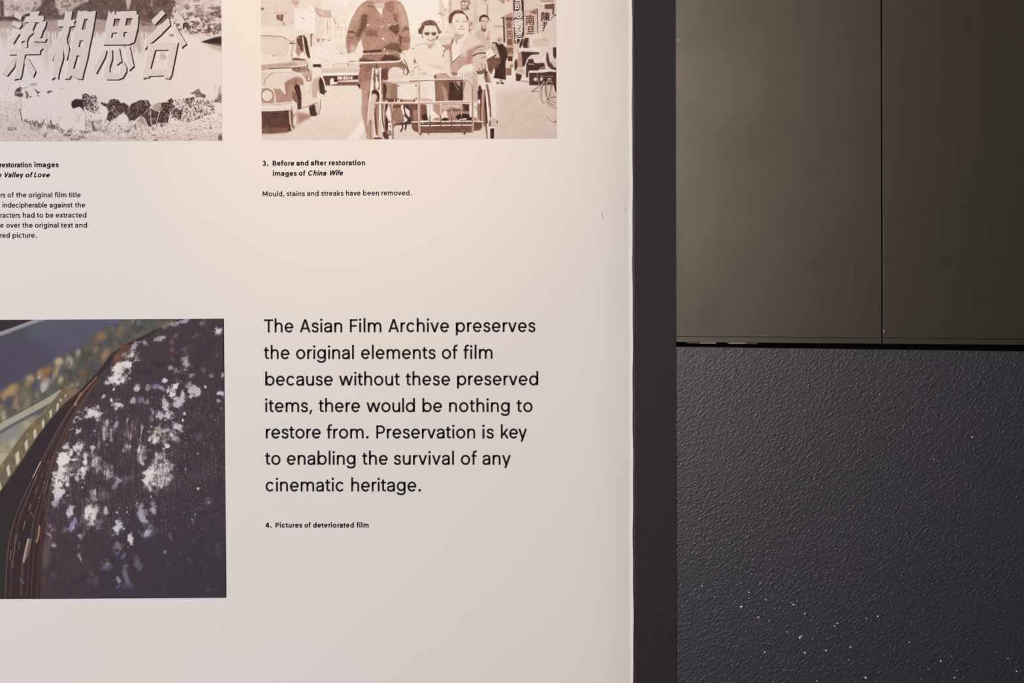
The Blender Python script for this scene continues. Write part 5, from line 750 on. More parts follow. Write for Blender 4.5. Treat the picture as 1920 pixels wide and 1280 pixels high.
    M(J, [(95, 140, 64, 60, W, 1), (350, 100, 34, 40, (190, 180, 190), .9), (480, 90, 50, 40, (140, 130, 160), .7, -30), (580, 105, 22, 28, (180, 168, 170), .8), (1120, 40, 40, 70, WB, .95, 25), (1040, 120, 70, 56, WB, 1), (1310, 10, 60, 30, WB, .95), (930, 5, 40, 20, W), (850, 140, 56, 70, (190, 178, 176), 1), (870, 210, 50, 60, (196, 186, 190), 1), (820, 320, 130, 70, (200, 190, 204), 1, 10), (740, 290, 50, 60, (190, 178, 190), .9), (940, 350, 44, 36, WB, .9), (640, 350, 44, 44, (130, 118, 140), .8), (855, 390, 30, 34, WB, .9), (1160, 290, 32, 30, (210, 204, 224), 1), (1715, 95, 30, 28, (196, 190, 216), 1), (1740, 210, 20, 24, (130, 124, 150), .9), (1655, 395, 14, 14), (1015, 500, 60, 84, (206, 202, 220), 1), (1100, 500, 50, 44, WB, .95), (1010, 590, 30, 50, WB, .9), (1135, 400, 12, 16), (895, 560, 54, 66, (186, 178, 176), 1), (955, 625, 24, 34, W, .9), (700, 640, 66, 90, (206, 196, 184), 1, 10), (760, 560, 34, 44, (176, 160, 160), .9, 20), (1010, 690, 50, 70, W, .95, 0, 1), (860, 710, 66, 80, (190, 178, 178), .9, 0, 1), (690, 730, 20, 40, W, .9), (880, 810, 34, 30, W, 1), (825, 860, 18, 20, W, .8), (70, 480, 30, 90, (170, 156, 180), .9, 14), (250, 400, 12, 50, (190, 176, 190), .8, 14), (260, 620, 50, 60, (190, 166, 170), .9, 0, 1), (350, 520, 60, 90, (150, 120, 130), .7, 0, 1), (245, 820, 44, 90, W, .9, 0, 1), (470, 640, 8, 120, W, .7, 8), (465, 900, 44, 120, W, .95, 0, 1), (440, 820, 12, 60, W, .8, 4), (490, 1080, 20, 50, W, .8, -20), (600, 720, 12, 20), (635, 510, 12, 12), (490, 500, 20, 20, D), (840, 1040, 90, 110, (214, 208, 228), 1, 0, 2), (710, 1030, 40, 80, W, .85, 0, 1), (800, 940, 60, 30, W, .6, 0, 2), (780, 1220, 120, 110, W, .95, 0, 1), (590, 1250, 70, 60, W, .95, 0, 1), (600, 890, 50, 20, D, .6, 0, 2), (1275, 670, 22, 20, (140, 100, 80), .9), (1180, 690, 8, 8), (1475, 770, 12, 12, (190, 200, 200)), (1375, 930, 10, 12), (1380, 660, 50, 50, (104, 86, 104), .5), (700, 1140, 50, 60, W, .7, 0, 1)])
    M(K, [(590, 220, 76, 110, W, 1, 0), (600, 330, 60, 60, W, .7, 0, 1), (590, 130, 60, 40, W, .8, 0, 1), (780, 170, 120, 170, W, .95, 0, 1), (860, 100, 50, 90, W, .8, 0, 1), (790, 340, 50, 40, W, .7, 0, 2), (120, 260, 60, 50, (180, 160, 176), .85, 0, 1), (240, 240, 40, 40, (150, 134, 150), .8, 0, 1), (330, 200, 40, 30, (170, 150, 160), .8, 0, 2), (40, 350, 40, 34, (130, 108, 124), .7, 0, 1), (1375, 390, 16, 16), (1560, 610, 20, 18), (1550, 600, 70, 60, (110, 100, 140), .6, 0, 2), (1290, 885, 16, 18, (200, 196, 170)), (1330, 800, 14, 20, (170, 176, 180), .9), (1290, 930, 30, 30, (90, 86, 90), .7), (625, 515, 12, 14), (610, 540, 40, 10, D, .7, 20), (400, 630, 30, 60, (180, 164, 180), .9, 10), (465, 660, 34, 50, (150, 136, 160), .9), (660, 700, 50, 90, (180, 170, 180), .95, 0), (650, 640, 26, 40, (160, 150, 150), .8), (500, 830, 50, 110, (180, 174, 196), .95, -20), (460, 740, 30, 40, (160, 150, 150), .9), (560, 800, 40, 60, (110, 96, 108), .8), (580, 1060, 90, 80, (180, 172, 206), .9, -20, 2), (560, 1080, 34, 50, (190, 184, 214), .8), (640, 990, 40, 50, (120, 126, 160), .7, 0, 2), (80, 768, 14, 14, (190, 180, 190)), (242, 762, 14, 14), (705, 450, 24, 40, (96, 84, 120), .7), (105, 1010, 60, 70, (196, 186, 196), .95), (90, 1040, 50, 34, (190, 188, 220), .9), (300, 1190, 38, 80, (210, 200, 208), .95), (300, 1130, 20, 40, (180, 160, 130), .6), (830, 680, 40, 60, (86, 78, 110), .6), (1175, 80, 10, 22, W, .7), (1030, 330, 40, 60, (86, 66, 74), .6), (1150, 400, 40, 40, (110, 92, 104), .5, 0, 2), (1380, 190, 100, 100, (120, 100, 120), .35, 0, 2), (1500, 100, 60, 60, (110, 96, 110), .35, 0, 2)])
    M(L, [(300, 250, 32, 60, (216, 204, 208), .95), (100, 90, 54, 44, (206, 200, 220), .9), (130, 410, 34, 50, (140, 122, 130), .85, -15), (90, 470, 50, 34, (94, 82, 112), .8), (190, 520, 40, 40, (116, 110, 150), .85), (205, 690, 36, 60, (126, 112, 130), .85), (220, 860, 36, 110, (130, 120, 150), .85, -15), (115, 935, 44, 44, (150, 142, 164), .9), (120, 990, 60, 44, (86, 78, 120), .7), (280, 1010, 60, 50, (84, 84, 112), .7), (395, 600, 34, 60, (110, 98, 100), .85, -10), (430, 710, 50, 60, (110, 98, 120), .8, -20), (500, 680, 40, 30, (92, 80, 96), .7), (845, 470, 20, 24, (150, 144, 170), .9), (1100, 510, 20, 30, (110, 100, 140), .8), (940, 220, 24, 60, (104, 94, 124), .8, -15), (1190, 460, 50, 30, (84, 76, 80), .7, 30), (1250, 600, 30, 80, (84, 74, 92), .6, -20), (1305, 285, 16, 14, (130, 124, 154), .8), (1440, 80, 12, 12, (130, 130, 130), .8), (1700, 430, 60, 90, (74, 72, 84), .7, 20), (1500, 770, 50, 30, (80, 66, 72), .6, 30), (1560, 1060, 60, 30, (88, 70, 70), .7, 10), (900, 660, 40, 50, (76, 66, 66), .6)])
    c.at(*O); c.warp = None
    r = np.random.default_rng(6)
    for i in range(420):
        x = r.uniform(120, 424); y = r.uniform(740, 1000)
        if (x - 120) / 60 + (y - 740) / 140 < .9: continue
        c.blob(x, y, r.uniform(.35, .9), r.uniform(.4, 1.6), (180, 160, 170), r.uniform(.15, .75))
    c.stroke([(251, 850), (250, 930)], .7, (110, 96, 104), .8)
    c.poly([(418.6, 590), (426, 590), (426, 1125), (423.2, 1125)], (24, 12, 22), soft=0, a=.85)
    g = c.a.mean(2, keepdims=True); c.a = g + (c.a - g) * .82
    c.a += c.grain(8, 1)[..., None] * 4.0 + c.grain(9, 1)[..., None] * np.array([2, -1, 2.5], np.float32)
    return c

# ============================================================ materials
# white laminated print
m_print, ns, ln, b = material('white_print', (0.80, 0.765, 0.765, 1), .6, .25)
v = coords(ns, ln); n = node(ns, 'ShaderNodeTexNoise', Scale=2.2, Detail=3.0); ln.new(v, n.inputs['Vector'])
r = ns.new('ShaderNodeValToRGB'); r.color_ramp.elements[0].position = .3; r.color_ramp.elements[0].color = (0.78, 0.745, 0.735, 1)
r.color_ramp.elements[1].position = .7; r.color_ramp.elements[1].color = (0.79, 0.76, 0.77, 1)
ln.new(n.outputs['Fac'], r.inputs['Fac']); ln.new(r.outputs['Color'], b.inputs['Base Color'])
n2 = node(ns, 'ShaderNodeTexNoise', Scale=9.0, Detail=4.0); ln.new(v, n2.inputs['Vector'])
bp = node(ns, 'ShaderNodeBump', Strength=.12, Distance=.004); ln.new(n2.outputs['Fac'], bp.inputs['Height']); ln.new(bp.outputs['Normal'], b.inputs['Normal'])
m_ink, *_ = material('dark_ink', srgb(20, 12, 25), .6, .15)
m_core, *_ = material('board_core', (0.72, 0.70, 0.69, 1), .8, .2)
m_scuff, *_ = material('scuff_grey', (0.55, 0.52, 0.52, 1), .7, .2)
# charcoal upright
m_post, ns, ln, b = material('charcoal_paint', srgb(39, 33, 38), .62, .25)
v = coords(ns, ln); n = node(ns, 'ShaderNodeTexNoise', Scale=60.0, Detail=5.0); ln.new(v, n.inputs['Vector'])
mx = node(ns, 'ShaderNodeMixRGB'); mx.inputs[1].default_value = srgb(34, 28, 35); mx.inputs[2].default_value = srgb(40, 34, 40)
ln.new(n.outputs['Fac'], mx.inputs[0]); ln.new(mx.outputs[0], b.inputs['Base Color'])
m_lip, *_ = material('grey_edge', srgb(84, 76, 74), .6, .3)
m_black, *_ = material('gap_black', srgb(14, 10, 10), .9, .1)
# brown grey laminate of the upper wall
m_lam, ns, ln, b = material('brown_grey_laminate', srgb(*(36, 27, 20)), .38, 1.0)
v = coords(ns, ln); n = node(ns, 'ShaderNodeTexNoise', Scale=7.0, Detail=6.0, Roughness=.62); ln.new(v, n.inputs['Vector'])
r = ns.new('ShaderNodeValToRGB'); r.color_ramp.elements[0].position = .30; r.color_ramp.elements[1].position = .62
c0 = [k * .9 for k in srgb(*(36, 27, 20))[:3]] + [1]; r.color_ramp.elements[0].color = c0; r.color_ramp.elements[1].color = srgb(*(36, 27, 20))
ln.new(n.outputs['Fac'], r.inputs['Fac'])
sm = node(ns, 'ShaderNodeTexNoise', Scale=26.0, Detail=4.0); ln.new(v, sm.inputs['Vector'])
r2 = ns.new('ShaderNodeValToRGB'); r2.color_ramp.elements[0].position = .28; r2.color_ramp.elements[0].color = (.92, .92, .92, 1); r2.color_ramp.elements[1].position = .36; r2.color_ramp.elements[1].color = (1, 1, 1, 1)
ln.new(sm.outputs['Fac'], r2.inputs['Fac'])
mu = node(ns, 'ShaderNodeMixRGB', blend_type='MULTIPLY'); mu.inputs[0].default_value = 1
ln.new(r.outputs['Color'], mu.inputs[1]); ln.new(r2.outputs['Color'], mu.inputs[2]); ln.new(mu.outputs[0], b.inputs['Base Color'])
rr = node(ns, 'ShaderNodeMapRange'); rr.inputs['To Min'].default_value = .38 + .05; rr.inputs['To Max'].default_value = .38 - .04
ln.new(n.outputs['Fac'], rr.inputs['Value']); ln.new(rr.outputs[0], b.inputs['Roughness'])
# handling marks dull the sheen a little
sr = node(ns, 'ShaderNodeMapRange'); sr.inputs['From Min'].default_value = .3; sr.inputs['From Max'].default_value = .62; sr.inputs['To Min'].default_value = 1.0 * .84; sr.inputs['To Max'].default_value = 1.0
ln.new(n.outputs['Fac'], sr.inputs['Value']); ms = node(ns, 'ShaderNodeMath', operation='MULTIPLY'); ln.new(sr.outputs[0], ms.inputs[0]); ln.new(r2.outputs['Color'], ms.inputs[1]); ln.new(ms.outputs[0], b.inputs['Specular IOR Level'])
# orange-peel paint of the lower wall
m_tex, ns, ln, b = material('textured_slate_paint', srgb(*(38, 38, 51)), .40, .8)
v = coords(ns, ln, (1, 1, 1), (0, math.radians(38), 0))
mp2 = ns.new('ShaderNodeMapping'); mp2.inputs['Scale'].default_value = (1.0, 1, 1.75); ln.new(v, mp2.inputs['Vector'])
n = node(ns, 'ShaderNodeTexNoise', Scale=160.0, Detail=2.5, Roughness=.55, Distortion=.5); ln.new(mp2.outputs[0], n.inputs['Vector'])
vo = node(ns, 'ShaderNodeTexVoronoi', Scale=120.0); ln.new(mp2.outputs[0], vo.inputs['Vector'])
vr = node(ns, 'ShaderNodeMapRange'); vr.inputs['From Min'].default_value = 0.0; vr.inputs['From Max'].default_value = .35; vr.inputs['To Min'].default_value = .5; vr.inputs['To Max'].default_value = 0
ln.new(vo.outputs['Distance'], vr.inputs['Value'])
ad = node(ns, 'ShaderNodeMath', operation='ADD'); ln.new(n.outputs['Fac'], ad.inputs[0]); ln.new(vr.outputs[0], ad.inputs[1])
bp = node(ns, 'ShaderNodeBump', Strength=.38, Distance=.0016); ln.new(ad.outputs[0], bp.inputs['Height']); ln.new(bp.outputs['Normal'], b.inputs['Normal'])
big = node(ns, 'ShaderNodeTexNoise', Scale=9.0, Detail=4.0); ln.new(v, big.inputs['Vector'])
mx = node(ns, 'ShaderNodeMixRGB'); mx.inputs[1].default_value = srgb((38, 38, 51)[0] - 2, (38, 38, 51)[1], (38, 38, 51)[2] - 1); mx.inputs[2].default_value = srgb((38, 38, 51)[0] + 4, (38, 38, 51)[1], (38, 38, 51)[2] + 4)
ln.new(big.outputs['Fac'], mx.inputs[0]); ln.new(mx.outputs[0], b.inputs['Base Color'])
m_speck, *_ = material('white_paint_speck', (0.92, 0.9, 0.86, 1), .5, .4)
m_shim, *_ = material('pale_packing', srgb(158, 144, 126), .7, .2)
m_shimd, *_ = material('grey_packing', srgb(84, 75, 68), .7, .2)
m_chip, *_ = material('bare_wood_chip', srgb(196, 130, 88), .7, .3)
m_floor, ns, ln, b = material('dark_carpet', srgb(70, 66, 66), .95, .1)
v = coords(ns, ln); n = node(ns, 'ShaderNodeTexNoise', Scale=400.0, Detail=3.0); ln.new(v, n.inputs['Vector'])
bp = node(ns, 'ShaderNodeBump', Strength=.6, Distance=.003); ln.new(n.outputs['Fac'], bp.inputs['Height']); ln.new(bp.outputs['Normal'], b.inputs['Normal'])

# ============================================================ setting
def XZ(px, py, y=0.0):
    p = P(px, py, y); return (p.x, p.z)
floor = slab('floor', [(-2.2, -.06), (2.4, -.06), (2.4, 0), (-2.2, 0)], -3.2, .3, m_floor); tag(floor, kind='structure')
YU, YL, YB = 0.0140, 0.0130, 0.07            # faces of the upper and lower wall, backing
TOP = 2.75
wall = slab('wall_back', [(-2.2, 0), (2.4, 0), (2.4, TOP), (-2.2, TOP)], YB, YB + .1, m_black); tag(wall, kind='structure')
# lower wall: its top edge falls slightly to the right in the photograph
a = XZ(1268, 649.2, YL); c_ = XZ(1920, 658.2, YL); sl = (c_[1] - a[1]) / (c_[0] - a[0])
zl = lambda x: a[1] + sl * (x - a[0])
low = slab('lower_panel', [(-2.2, 0), (2.4, 0), (2.4, zl(2.4)), (-2.2, zl(-2.2))], YL, YB, m_tex, wall, bevel=.0012)
tag(low, 'dark slate lower wall with orange-peel paint texture')
# upper panels with a dark joint between them, each with a narrow edge strip along the foot
a2 = XZ(1268, 641.2, YU); c2 = XZ(1920, 646.6, YU); sl2 = (c2[1] - a2[1]) / (c2[0] - a2[0])
zu = lambda x: a2[1] + sl2 * (x - a2[0])
j0 = (XZ(1651.7, 0, YU)[0], XZ(1652.9, 640, YU)[0]); j1 = (XZ(1654.3, 0, YU)[0], XZ(1655.5, 640, YU)[0])
zt0, zt1 = XZ(1652, 0, YU)[1], XZ(1652, 640, YU)[1]
jx = lambda j, z: j[0] + (j[1] - j[0]) * (z - zt0) / (zt1 - zt0)
ES = .0080
for (L, R, lab) in (((-2.2, -2.2), (-.7232, -.7232), 'brown-grey panel behind the white board'), ((-.72, -.72), j0, 'brown-grey panel left of the dark joint'), (j1, (2.4, 2.4), 'brown-grey panel right of the dark joint')):
    lx = (lambda z, L=L: L[0] if L[0] == L[1] else jx(L, z)); rx = (lambda z, R=R: R[0] if R[0] == R[1] else jx(R, z))
    z0 = lambda x: zu(x)
    xl, xr = lx(zt1), rx(zt1)
    pnl = slab('upper_panel', [(lx(zu(xl)), zu(xl) + ES + .00012), (rx(zu(xr)), zu(xr) + ES + .00012), (rx(TOP), TOP), (lx(TOP), TOP)], YU, YU + .018, m_lam, wall, bevel=.0005)
    tag(pnl, lab)
    slab('edge_strip', [(xl, zu(xl)), (xr, zu(xr)), (xr, zu(xr) + ES), (xl, zu(xl) + ES)], YU + .0001, YU + .018, m_lam, pnl, bevel=.0004)
ch = P(1656.6, 621, YU); r = .0012
chip = slab('bare_chip', [(ch.x - .0007, ch.z - .0024), (ch.x + .0009, ch.z - .002), (ch.x + .0011, ch.z + .0022), (ch.x - .0007, ch.z + .0026)], YU - .0003, YU + .001, m_chip, wall, bevel=.0002)
tag(chip, 'tiny orange-brown chip beside the joint')
for x0, x1, y0, y1, mt, lab in ((1289, 1312.5, 641.0, 643.6, m_shimd, 'grey packing strip'), (1312.5, 1343, 641.0, 643.8, m_shim, 'pale packing strip'), (1367, 1398, 641.6, 644.2, m_shim, 'pale packing strip'), (1398, 1420, 641.8, 644.6, m_shimd, 'grey packing strip')):
    q = [XZ(x0, y1, YU), XZ(x1, y1 + .2, YU), XZ(x1, y0 - .8, YU), XZ(x0, y0 - .8, YU)]
    tag(slab('packing_strip', q, YU + .002, YU + .016, mt, wall, bevel=.0002), lab)
# dried white paint specks on the lower wall
import random
rnd = random.Random(5)
SP = [(1316, 1098, 1.7), (1390, 1137, 2.6), (1404, 1110, 1.7), (1422, 1157, 1.9), (1488, 1133, 2.2), (1509, 1150, 1.8), (1565, 1173, 1.6), (1570, 1168, 1.8), (1500, 1195, 2.5), (1503, 1192, 1.6), (1509, 1223, 2.2), (1434, 1222, 1.9), (1549, 1219, 2.2), (1595, 1213, 1.9), (1646, 1155, 1.9), (1625, 1159, 1.4), (1823, 819, 1.9),
      (1705, 1204, 1.5), (1764, 1239, 2.0), (1741, 1254, 1.1), (1790, 1270, 1.7), (1623, 1270, 2.4), (1890, 1234, 1.4), (1906, 1258, 1.7), (1784, 1230, 1.0), (1532, 1276, 1.3), (1476, 1184, 1.4), (1442, 1164, 1.1), (1436, 1124, 1.2), (1425, 1092, 1.1), (1437, 1124, 1.2), (1410, 994, 1.1), (1436, 946, 1.0), (1751, 861, 1.2), (1370, 1114, 1.0), (1339, 1118, 1.1), (1310, 1120, 1.0), (1484, 1130, 1.1), (1551, 1197, 1.2), (1523, 1197, 1.0), (1591, 1236, 1.1), (1795, 1257, 1.1), (1866, 1222, 1.0), (1378, 1127, .9), (1405, 1121, 1.0), (1471, 1256, 1.0), (1272, 75, 1.6)]
V, Fc = [], []
for px, py, rr_ in SP:
    yy = YL if py > 650 else YU
    c0 = P(px, py, yy); R_ = rr_ * S * .85; b0 = len(V); ex = rnd.uniform(.8, 1.3); ang = rnd.uniform(0, 3)
    for h, k in ((-.05, 1.0), (.45, .85), (.85, .45)):
        for i in range(7):
            t = i * 2 * math.pi / 7 + ang; V.append((c0.x + R_ * k * ex * math.cos(t), yy - R_ * h * .8, c0.z + R_ * k / ex * math.sin(t)))
    V.append((c0.x, yy - R_ * .82, c0.z))
    for q in (0, 7):
        for i in range(7): Fc.append((b0 + q + i, b0 + q + (i + 1) % 7, b0 + q + 7 + (i + 1) % 7, b0 + q + 7 + i))
    for i in range(7): Fc.append((b0 + 14 + i, b0 + 14 + (i + 1) % 7, b0 + 21))
sp = mesh('paint_speck', V, Fc, m_speck, wall, smooth=True); tag(sp, 'tiny dried specks of white paint', kind='stuff')

# ============================================================ charcoal upright beside the board
YP = 0.0095
z_top = P(1200, -1400, YP).z; z_bot = 0.0
def edge_x(px0, px1, z):          # line through (px0 at the top of the frame) and (px1 at its foot)
    A = P(px0, 0, YP); B = P(px1, 1280, YP); t = (z - A.z) / (B.z - A.z); return A.x + (B.x - A.x) * t
upr = slab('upright_post', [(edge_x(1189.6, 1192.0, z_bot), z_bot), (edge_x(1267.0, 1268.7, z_bot), z_bot), (edge_x(1267.0, 1268.7, z_top), z_top), (edge_x(1189.6, 1192.0, z_top), z_top)], YP, YL - .0002, m_post, None, bevel=.0005)
tag(upr, 'flat charcoal upright strip between the white board and the brown-grey wall', 'post')
lip = slab('edge_lip', [(edge_x(1186.9, 1189.4, z_bot), z_bot), (edge_x(1189.3, 1191.7, z_bot), z_bot), (edge_x(1189.3, 1191.7, z_top), z_top), (edge_x(1186.9, 1189.4, z_top), z_top)], YP - .0002, YL - .0002, m_lip, upr, bevel=.0004)
tag(lip, 'thin paler grey edge')

# ============================================================ white display board
XL_, ZB, ZT = P(-330, 640).x, .42, 2.42
def board_edge(z):
    A = P(1185.6, 0); B = P(1188.2, 1280); t = (z - A.z) / (B.z - A.z)
    return A.x + (B.x - A.x) * t + .00035 * math.sin(z * 31) + .00025 * math.sin(z * 83 + 1)
board = bpy.data.objects.new('display_board', None); col.objects.link(board); board.location = (XL_, 0.004, ZB)
tag(board, 'white exhibition board printed with film stills and text beside the charcoal upright', 'display board')
def into(o):
    o.parent = board; o.matrix_parent_inverse = Matrix.Translation(-Vector(board.location)); return o
# face sheet: flat, easing back over its last few centimetres, with a fine upturned cut edge
NZ = 160; prof = [(0.0, None)]
cols_ = [(-1, 0.0), (.090, 0.0), (.070, .0), (.055, .0003), (.042, .0009), (.031, .0020), (.021, .0037), (.013, .0056), (.007, .0073), (.0038, .0083), (.0026, .0085), (.0020, .0080), (.0013, .0069), (.0006, .0058), (.0003, .0055), (0.0, .0058)]
V, Fc = [], []
for i in range(NZ + 1):
    z = ZB + (ZT - ZB) * i / NZ; xe = board_edge(z); wv = 1 + .10 * math.sin(z * 17) + .07 * math.sin(z * 47)
    for d, dy in cols_:
        V.append((XL_ if d < 0 else xe - d, dy * (wv if d < .08 else 1) * .8, z))
    V.append((xe, .0086, z))
nc = len(cols_) + 1
for i in range(NZ):
    for j in range(nc - 1):
        a0 = i * nc + j; Fc.append((a0, a0 + 1, a0 + nc + 1, a0 + nc))
face = into(mesh('face_sheet', V, Fc, m_print, None, smooth=True)); tag(face, 'white printed face sheet')
into(slab('backing_board', [(XL_ + .001, ZB + .001), (board_edge(ZB) - .0025, ZB + .001), (board_edge(ZT) - .0025, ZT - .001), (XL_ + .001, ZT - .001)], .0076, .0092, m_core))

# ---- prints
def outline(s):
    """outline loops of a string in the built-in font, scaled into a unit box"""
    try:
        c = bpy.data.curves.new('tmp', 'FONT'); c.body = s; c.fill_mode = 'NONE'; c.resolution_u = 3
        o = bpy.data.objects.new('tmp', c); col.objects.link(o)
        me = o.evaluated_get(bpy.context.evaluated_depsgraph_get()).to_mesh()
        vs = [tuple(v.co[:2]) for v in me.vertices]; nb = {}
        for e in me.edges:
            a, b2 = e.vertices; nb.setdefault(a, []).append(b2); nb.setdefault(b2, []).append(a)
        seen, loops = set(), []
        for st in nb:
            if st in seen: continue
            lp, cur = [st], st; seen.add(st)
            while True:
                nx = [k for k in nb[cur] if k not in seen]
                if not nx: break
                cur = nx[0]; seen.add(cur); lp.append(cur)
            if len(lp) > 2: loops.append([vs[k] for k in lp])
        bpy.data.objects.remove(o); bpy.data.curves.remove(c)
        xs = [p[0] for l in loops for p in l]; ys = [p[1] for l in loops for p in l]
        x0, x1, y0, y1 = min(xs), max(xs), min(ys), max(ys)
        return [[((x - x0) / (x1 - x0), (y - y0) / (y1 - y0)) for x, y in l] for l in loops]
    except Exception:
        return []
def lin(a): return np.where(a <= .04045, a / 12.92, ((a + .055) / 1.055) ** 2.4)
def enc(a): return np.where(a <= .0031308, a * 12.92, 1.055 * a ** (1 / 2.4) - .055)
def printed(name, c, paper, label, gain=(1, 1, 1)):
    # ink reflectance = what the print looks like relative to the blank paper beside it
    A = lin(np.clip(c.a, 0, 255) / 255.0); B = lin(np.array(paper) / 255.0)
    A = np.clip(A / B * np.array([.785, .752, .752]) * np.array(gain), 0, .9)
    rgba = np.ones((c.H, c.W, 4), np.float32); rgba[..., :3] = enc(A)[::-1]
    im = bpy.data.images.new(name + '_ink', c.W, c.H); im.pixels.foreach_set(rgba.ravel()); im.update(); im.pack()
    m, ns, ln, b = material(name + '_print', (.5, .5, .5, 1), .7, .12)
    t = ns.new('ShaderNodeTexImage'); t.image = im; t.extension = 'EXTEND'; ln.new(t.outputs['Color'], b.inputs['Base Color'])
    q = [P(x, y) for x, y in c.corners()]
    o = mesh(name, [(v.x, -.0004, v.z) for v in q], [(0, 1, 2, 3)], m)
    uv = o.data.uv_layers.new(name='uv')
    for i, k in enumerate([(0, 0), (1, 0), (1, 1), (0, 1)]): uv.data[i].uv = k
    into(o); tag(o, label); return o
printed('photo_print', paint_valley(), (234, 222, 214), 'sepia film still of a lake shore with four large slanted white characters')
printed('photo_print', paint_street(outline), (245, 231, 216), 'sepia street photograph with a rider, two seated passengers, old cars and shop signs')
printed('photo_print', paint_film(), (222, 213, 210), 'dark close-up photograph of a reel of film spotted with white mould')

# ---- lettering: a plain grotesque drawn with strokes (units: pixels of the large paragraph)
CAP, XH, ASC, OS = 24.6, 18.3, 26.5, .35
def bez(p0, p1, p2, p3, n=9):
    return [tuple((1 - t) ** 3 * a + 3 * (1 - t) ** 2 * t * b + 3 * (1 - t) * t * t * c + t ** 3 * d for a, b, c, d in zip(p0, p1, p2, p3)) for t in [i / n for i in range(n + 1)]]
def path(start, *segs):
    out = [start]
    for s_ in segs:
        if len(s_) == 3: out += bez(out[-1], *s_)[1:]
        else: out.append(s_[0])
    return out
def arc(cx, cy, rx, ry, a0, a1, n=36):
    return [(cx + rx * math.cos(math.radians(a0 + (a1 - a0) * i / n)), cy + ry * math.sin(math.radians(a0 + (a1 - a0) * i / n))) for i in range(n + 1)]
def glyph(ch, s):
    """-> (width, left gap, right gap, [stroke paths], [polygons]) ; s = half stem"""
    h = s * .93; T_ = XH + OS - h; B_ = h - OS; X = XH; st, pl = [], []
    def stem(x, y0, y1): pl.append([(x - s, y0), (x + s, y0), (x + s, y1), (x - s, y1)])
    def bar(y, x0, x1): pl.append([(x0, y - h), (x1, y - h), (x1, y + h), (x0, y + h)])
    def diag(x0, y0, x1, y1, k=1.0):
        hw = s * k * math.hypot(x1 - x0, y1 - y0) / abs(y1 - y0)
        if y0 > y1: x0, y0, x1, y1 = x1, y1, x0, y0
        pl.append([(x0 - hw, y0), (x0 + hw, y0), (x1 + hw, y1), (x1 - hw, y1)])
    def dot(x, y, r=None): r = r or s * 1.28; pl.append([(x + r * math.cos(i * .3927), y + r * math.sin(i * .3927)) for i in range(16)])
    def ring(cx, rx, cy=XH / 2, ry=None):
        ry = ry or (X / 2 + OS - h); st.append(arc(cx, cy, rx, ry, 0, 360))
    g = 1.75; rd = 1.15; op = .8
    if ch == 'o': W = 17.6; ring(W / 2, W / 2 - s); return W, rd, rd, st, pl
    if ch in 'bp': W = 17.5; stem(s, 0 if ch == 'b' else -6.2, ASC if ch == 'b' else X); ring(W / 2 + .1, W / 2 - s - .05); return W, g, rd, st, pl
    if ch in 'dqg':
        W = 17.3 if ch == 'd' else 16.8
        ring(W / 2 - .1, W / 2 - s - .05, X / 2 + (.0 if ch == 'd' else .45), None if ch == 'd' else X / 2 + OS - h - .45)
        if ch == 'd': stem(W - s, 0, ASC)
        else: st.append(path((W - s, X), ((W - s, .6),), ((W - s, -3.4), (13, -6.9 + h), (8.6, -6.9 + h)), ((5, -6.9 + h), (2.4, -5.4 + h * .3), (1.5, -1.6))))
        return W, rd, g, st, pl
    if ch in 'nhu':
        W = 15.0
        if ch == 'u':
            stem(W - s, 0, X); st.append(path((s, X), ((s, X - 10.6),), ((s, X - 14.8), (3.6, B_), (7.2, B_)), ((11, B_), (W - s, X - 14.4), (W - s, X - 10)))); return W, g, g, st, pl
        stem(s, 0, ASC if ch == 'h' else X); st.append(path((s, 10.2), ((s, 14.4), (4, T_), (7.8, T_)), ((11.6, T_), (W - s, 14.8), (W - s, 10.8)), ((W - s, 0),))); return W, g, g, st, pl
    if ch == 'm':
        W = 25.4; c = W / 2; stem(s, 0, X)
        for a, b_ in ((s, c), (c, W - s)): st.append(path((a, 10.2), ((a, 14.4), (a + (b_ - a) * .25, T_), (a + (b_ - a) * .52, T_)), ((a + (b_ - a) * .8, T_), (b_, 15), (b_, 11)), ((b_, 0),)))
        return W, g, g, st, pl
    if ch == 'r': W = 9.0; stem(s, 0, X); st.append(path((s, 9.8), ((s, 14.0), (3.6, T_ + .1), (W - .2, T_ - .1)))); return W, g, .1, st, pl
    if ch == 'i': stem(s, 0, X); dot(s, 23.6); return 2 * s, g, g, st, pl
    if ch == 'l': stem(s, 0, ASC); return 2 * s, g, g, st, pl
    if ch == 'e':
        W = 16.8; bar(X / 2 - .1, s, W - s * .6); st.append(arc(W / 2, X / 2, W / 2 - s, X / 2 + OS - h, -2, 322)); return W, rd, rd, st, pl
    if ch == 'c': W = 16.4; st.append(arc(W / 2 + .1, X / 2, W / 2 - s + .1, X / 2 + OS - h, 36, 324)); return W, rd, op, st, pl
    if ch == 'a':
        W = 14.9
        st.append(path((1.9, 12.6), ((2.3, 15.9), (4.6, T_), (7.7, T_)), ((11.3, T_), (W - s, 15.6), (W - s, 11.8)), ((W - s, 0),)))
        st.append(path((W - s, 10.6), ((11, 10.1), (9.5, 10.0), (7.6, 9.8)), ((3.6, 9.2), (s, 8.2), (s, 5.2)), ((s, 2.3), (3.6, B_), (6.6, B_)), ((10.4, B_), (W - s, 3.4), (W - s, 7.4)))); return W, op + .2, g, st, pl
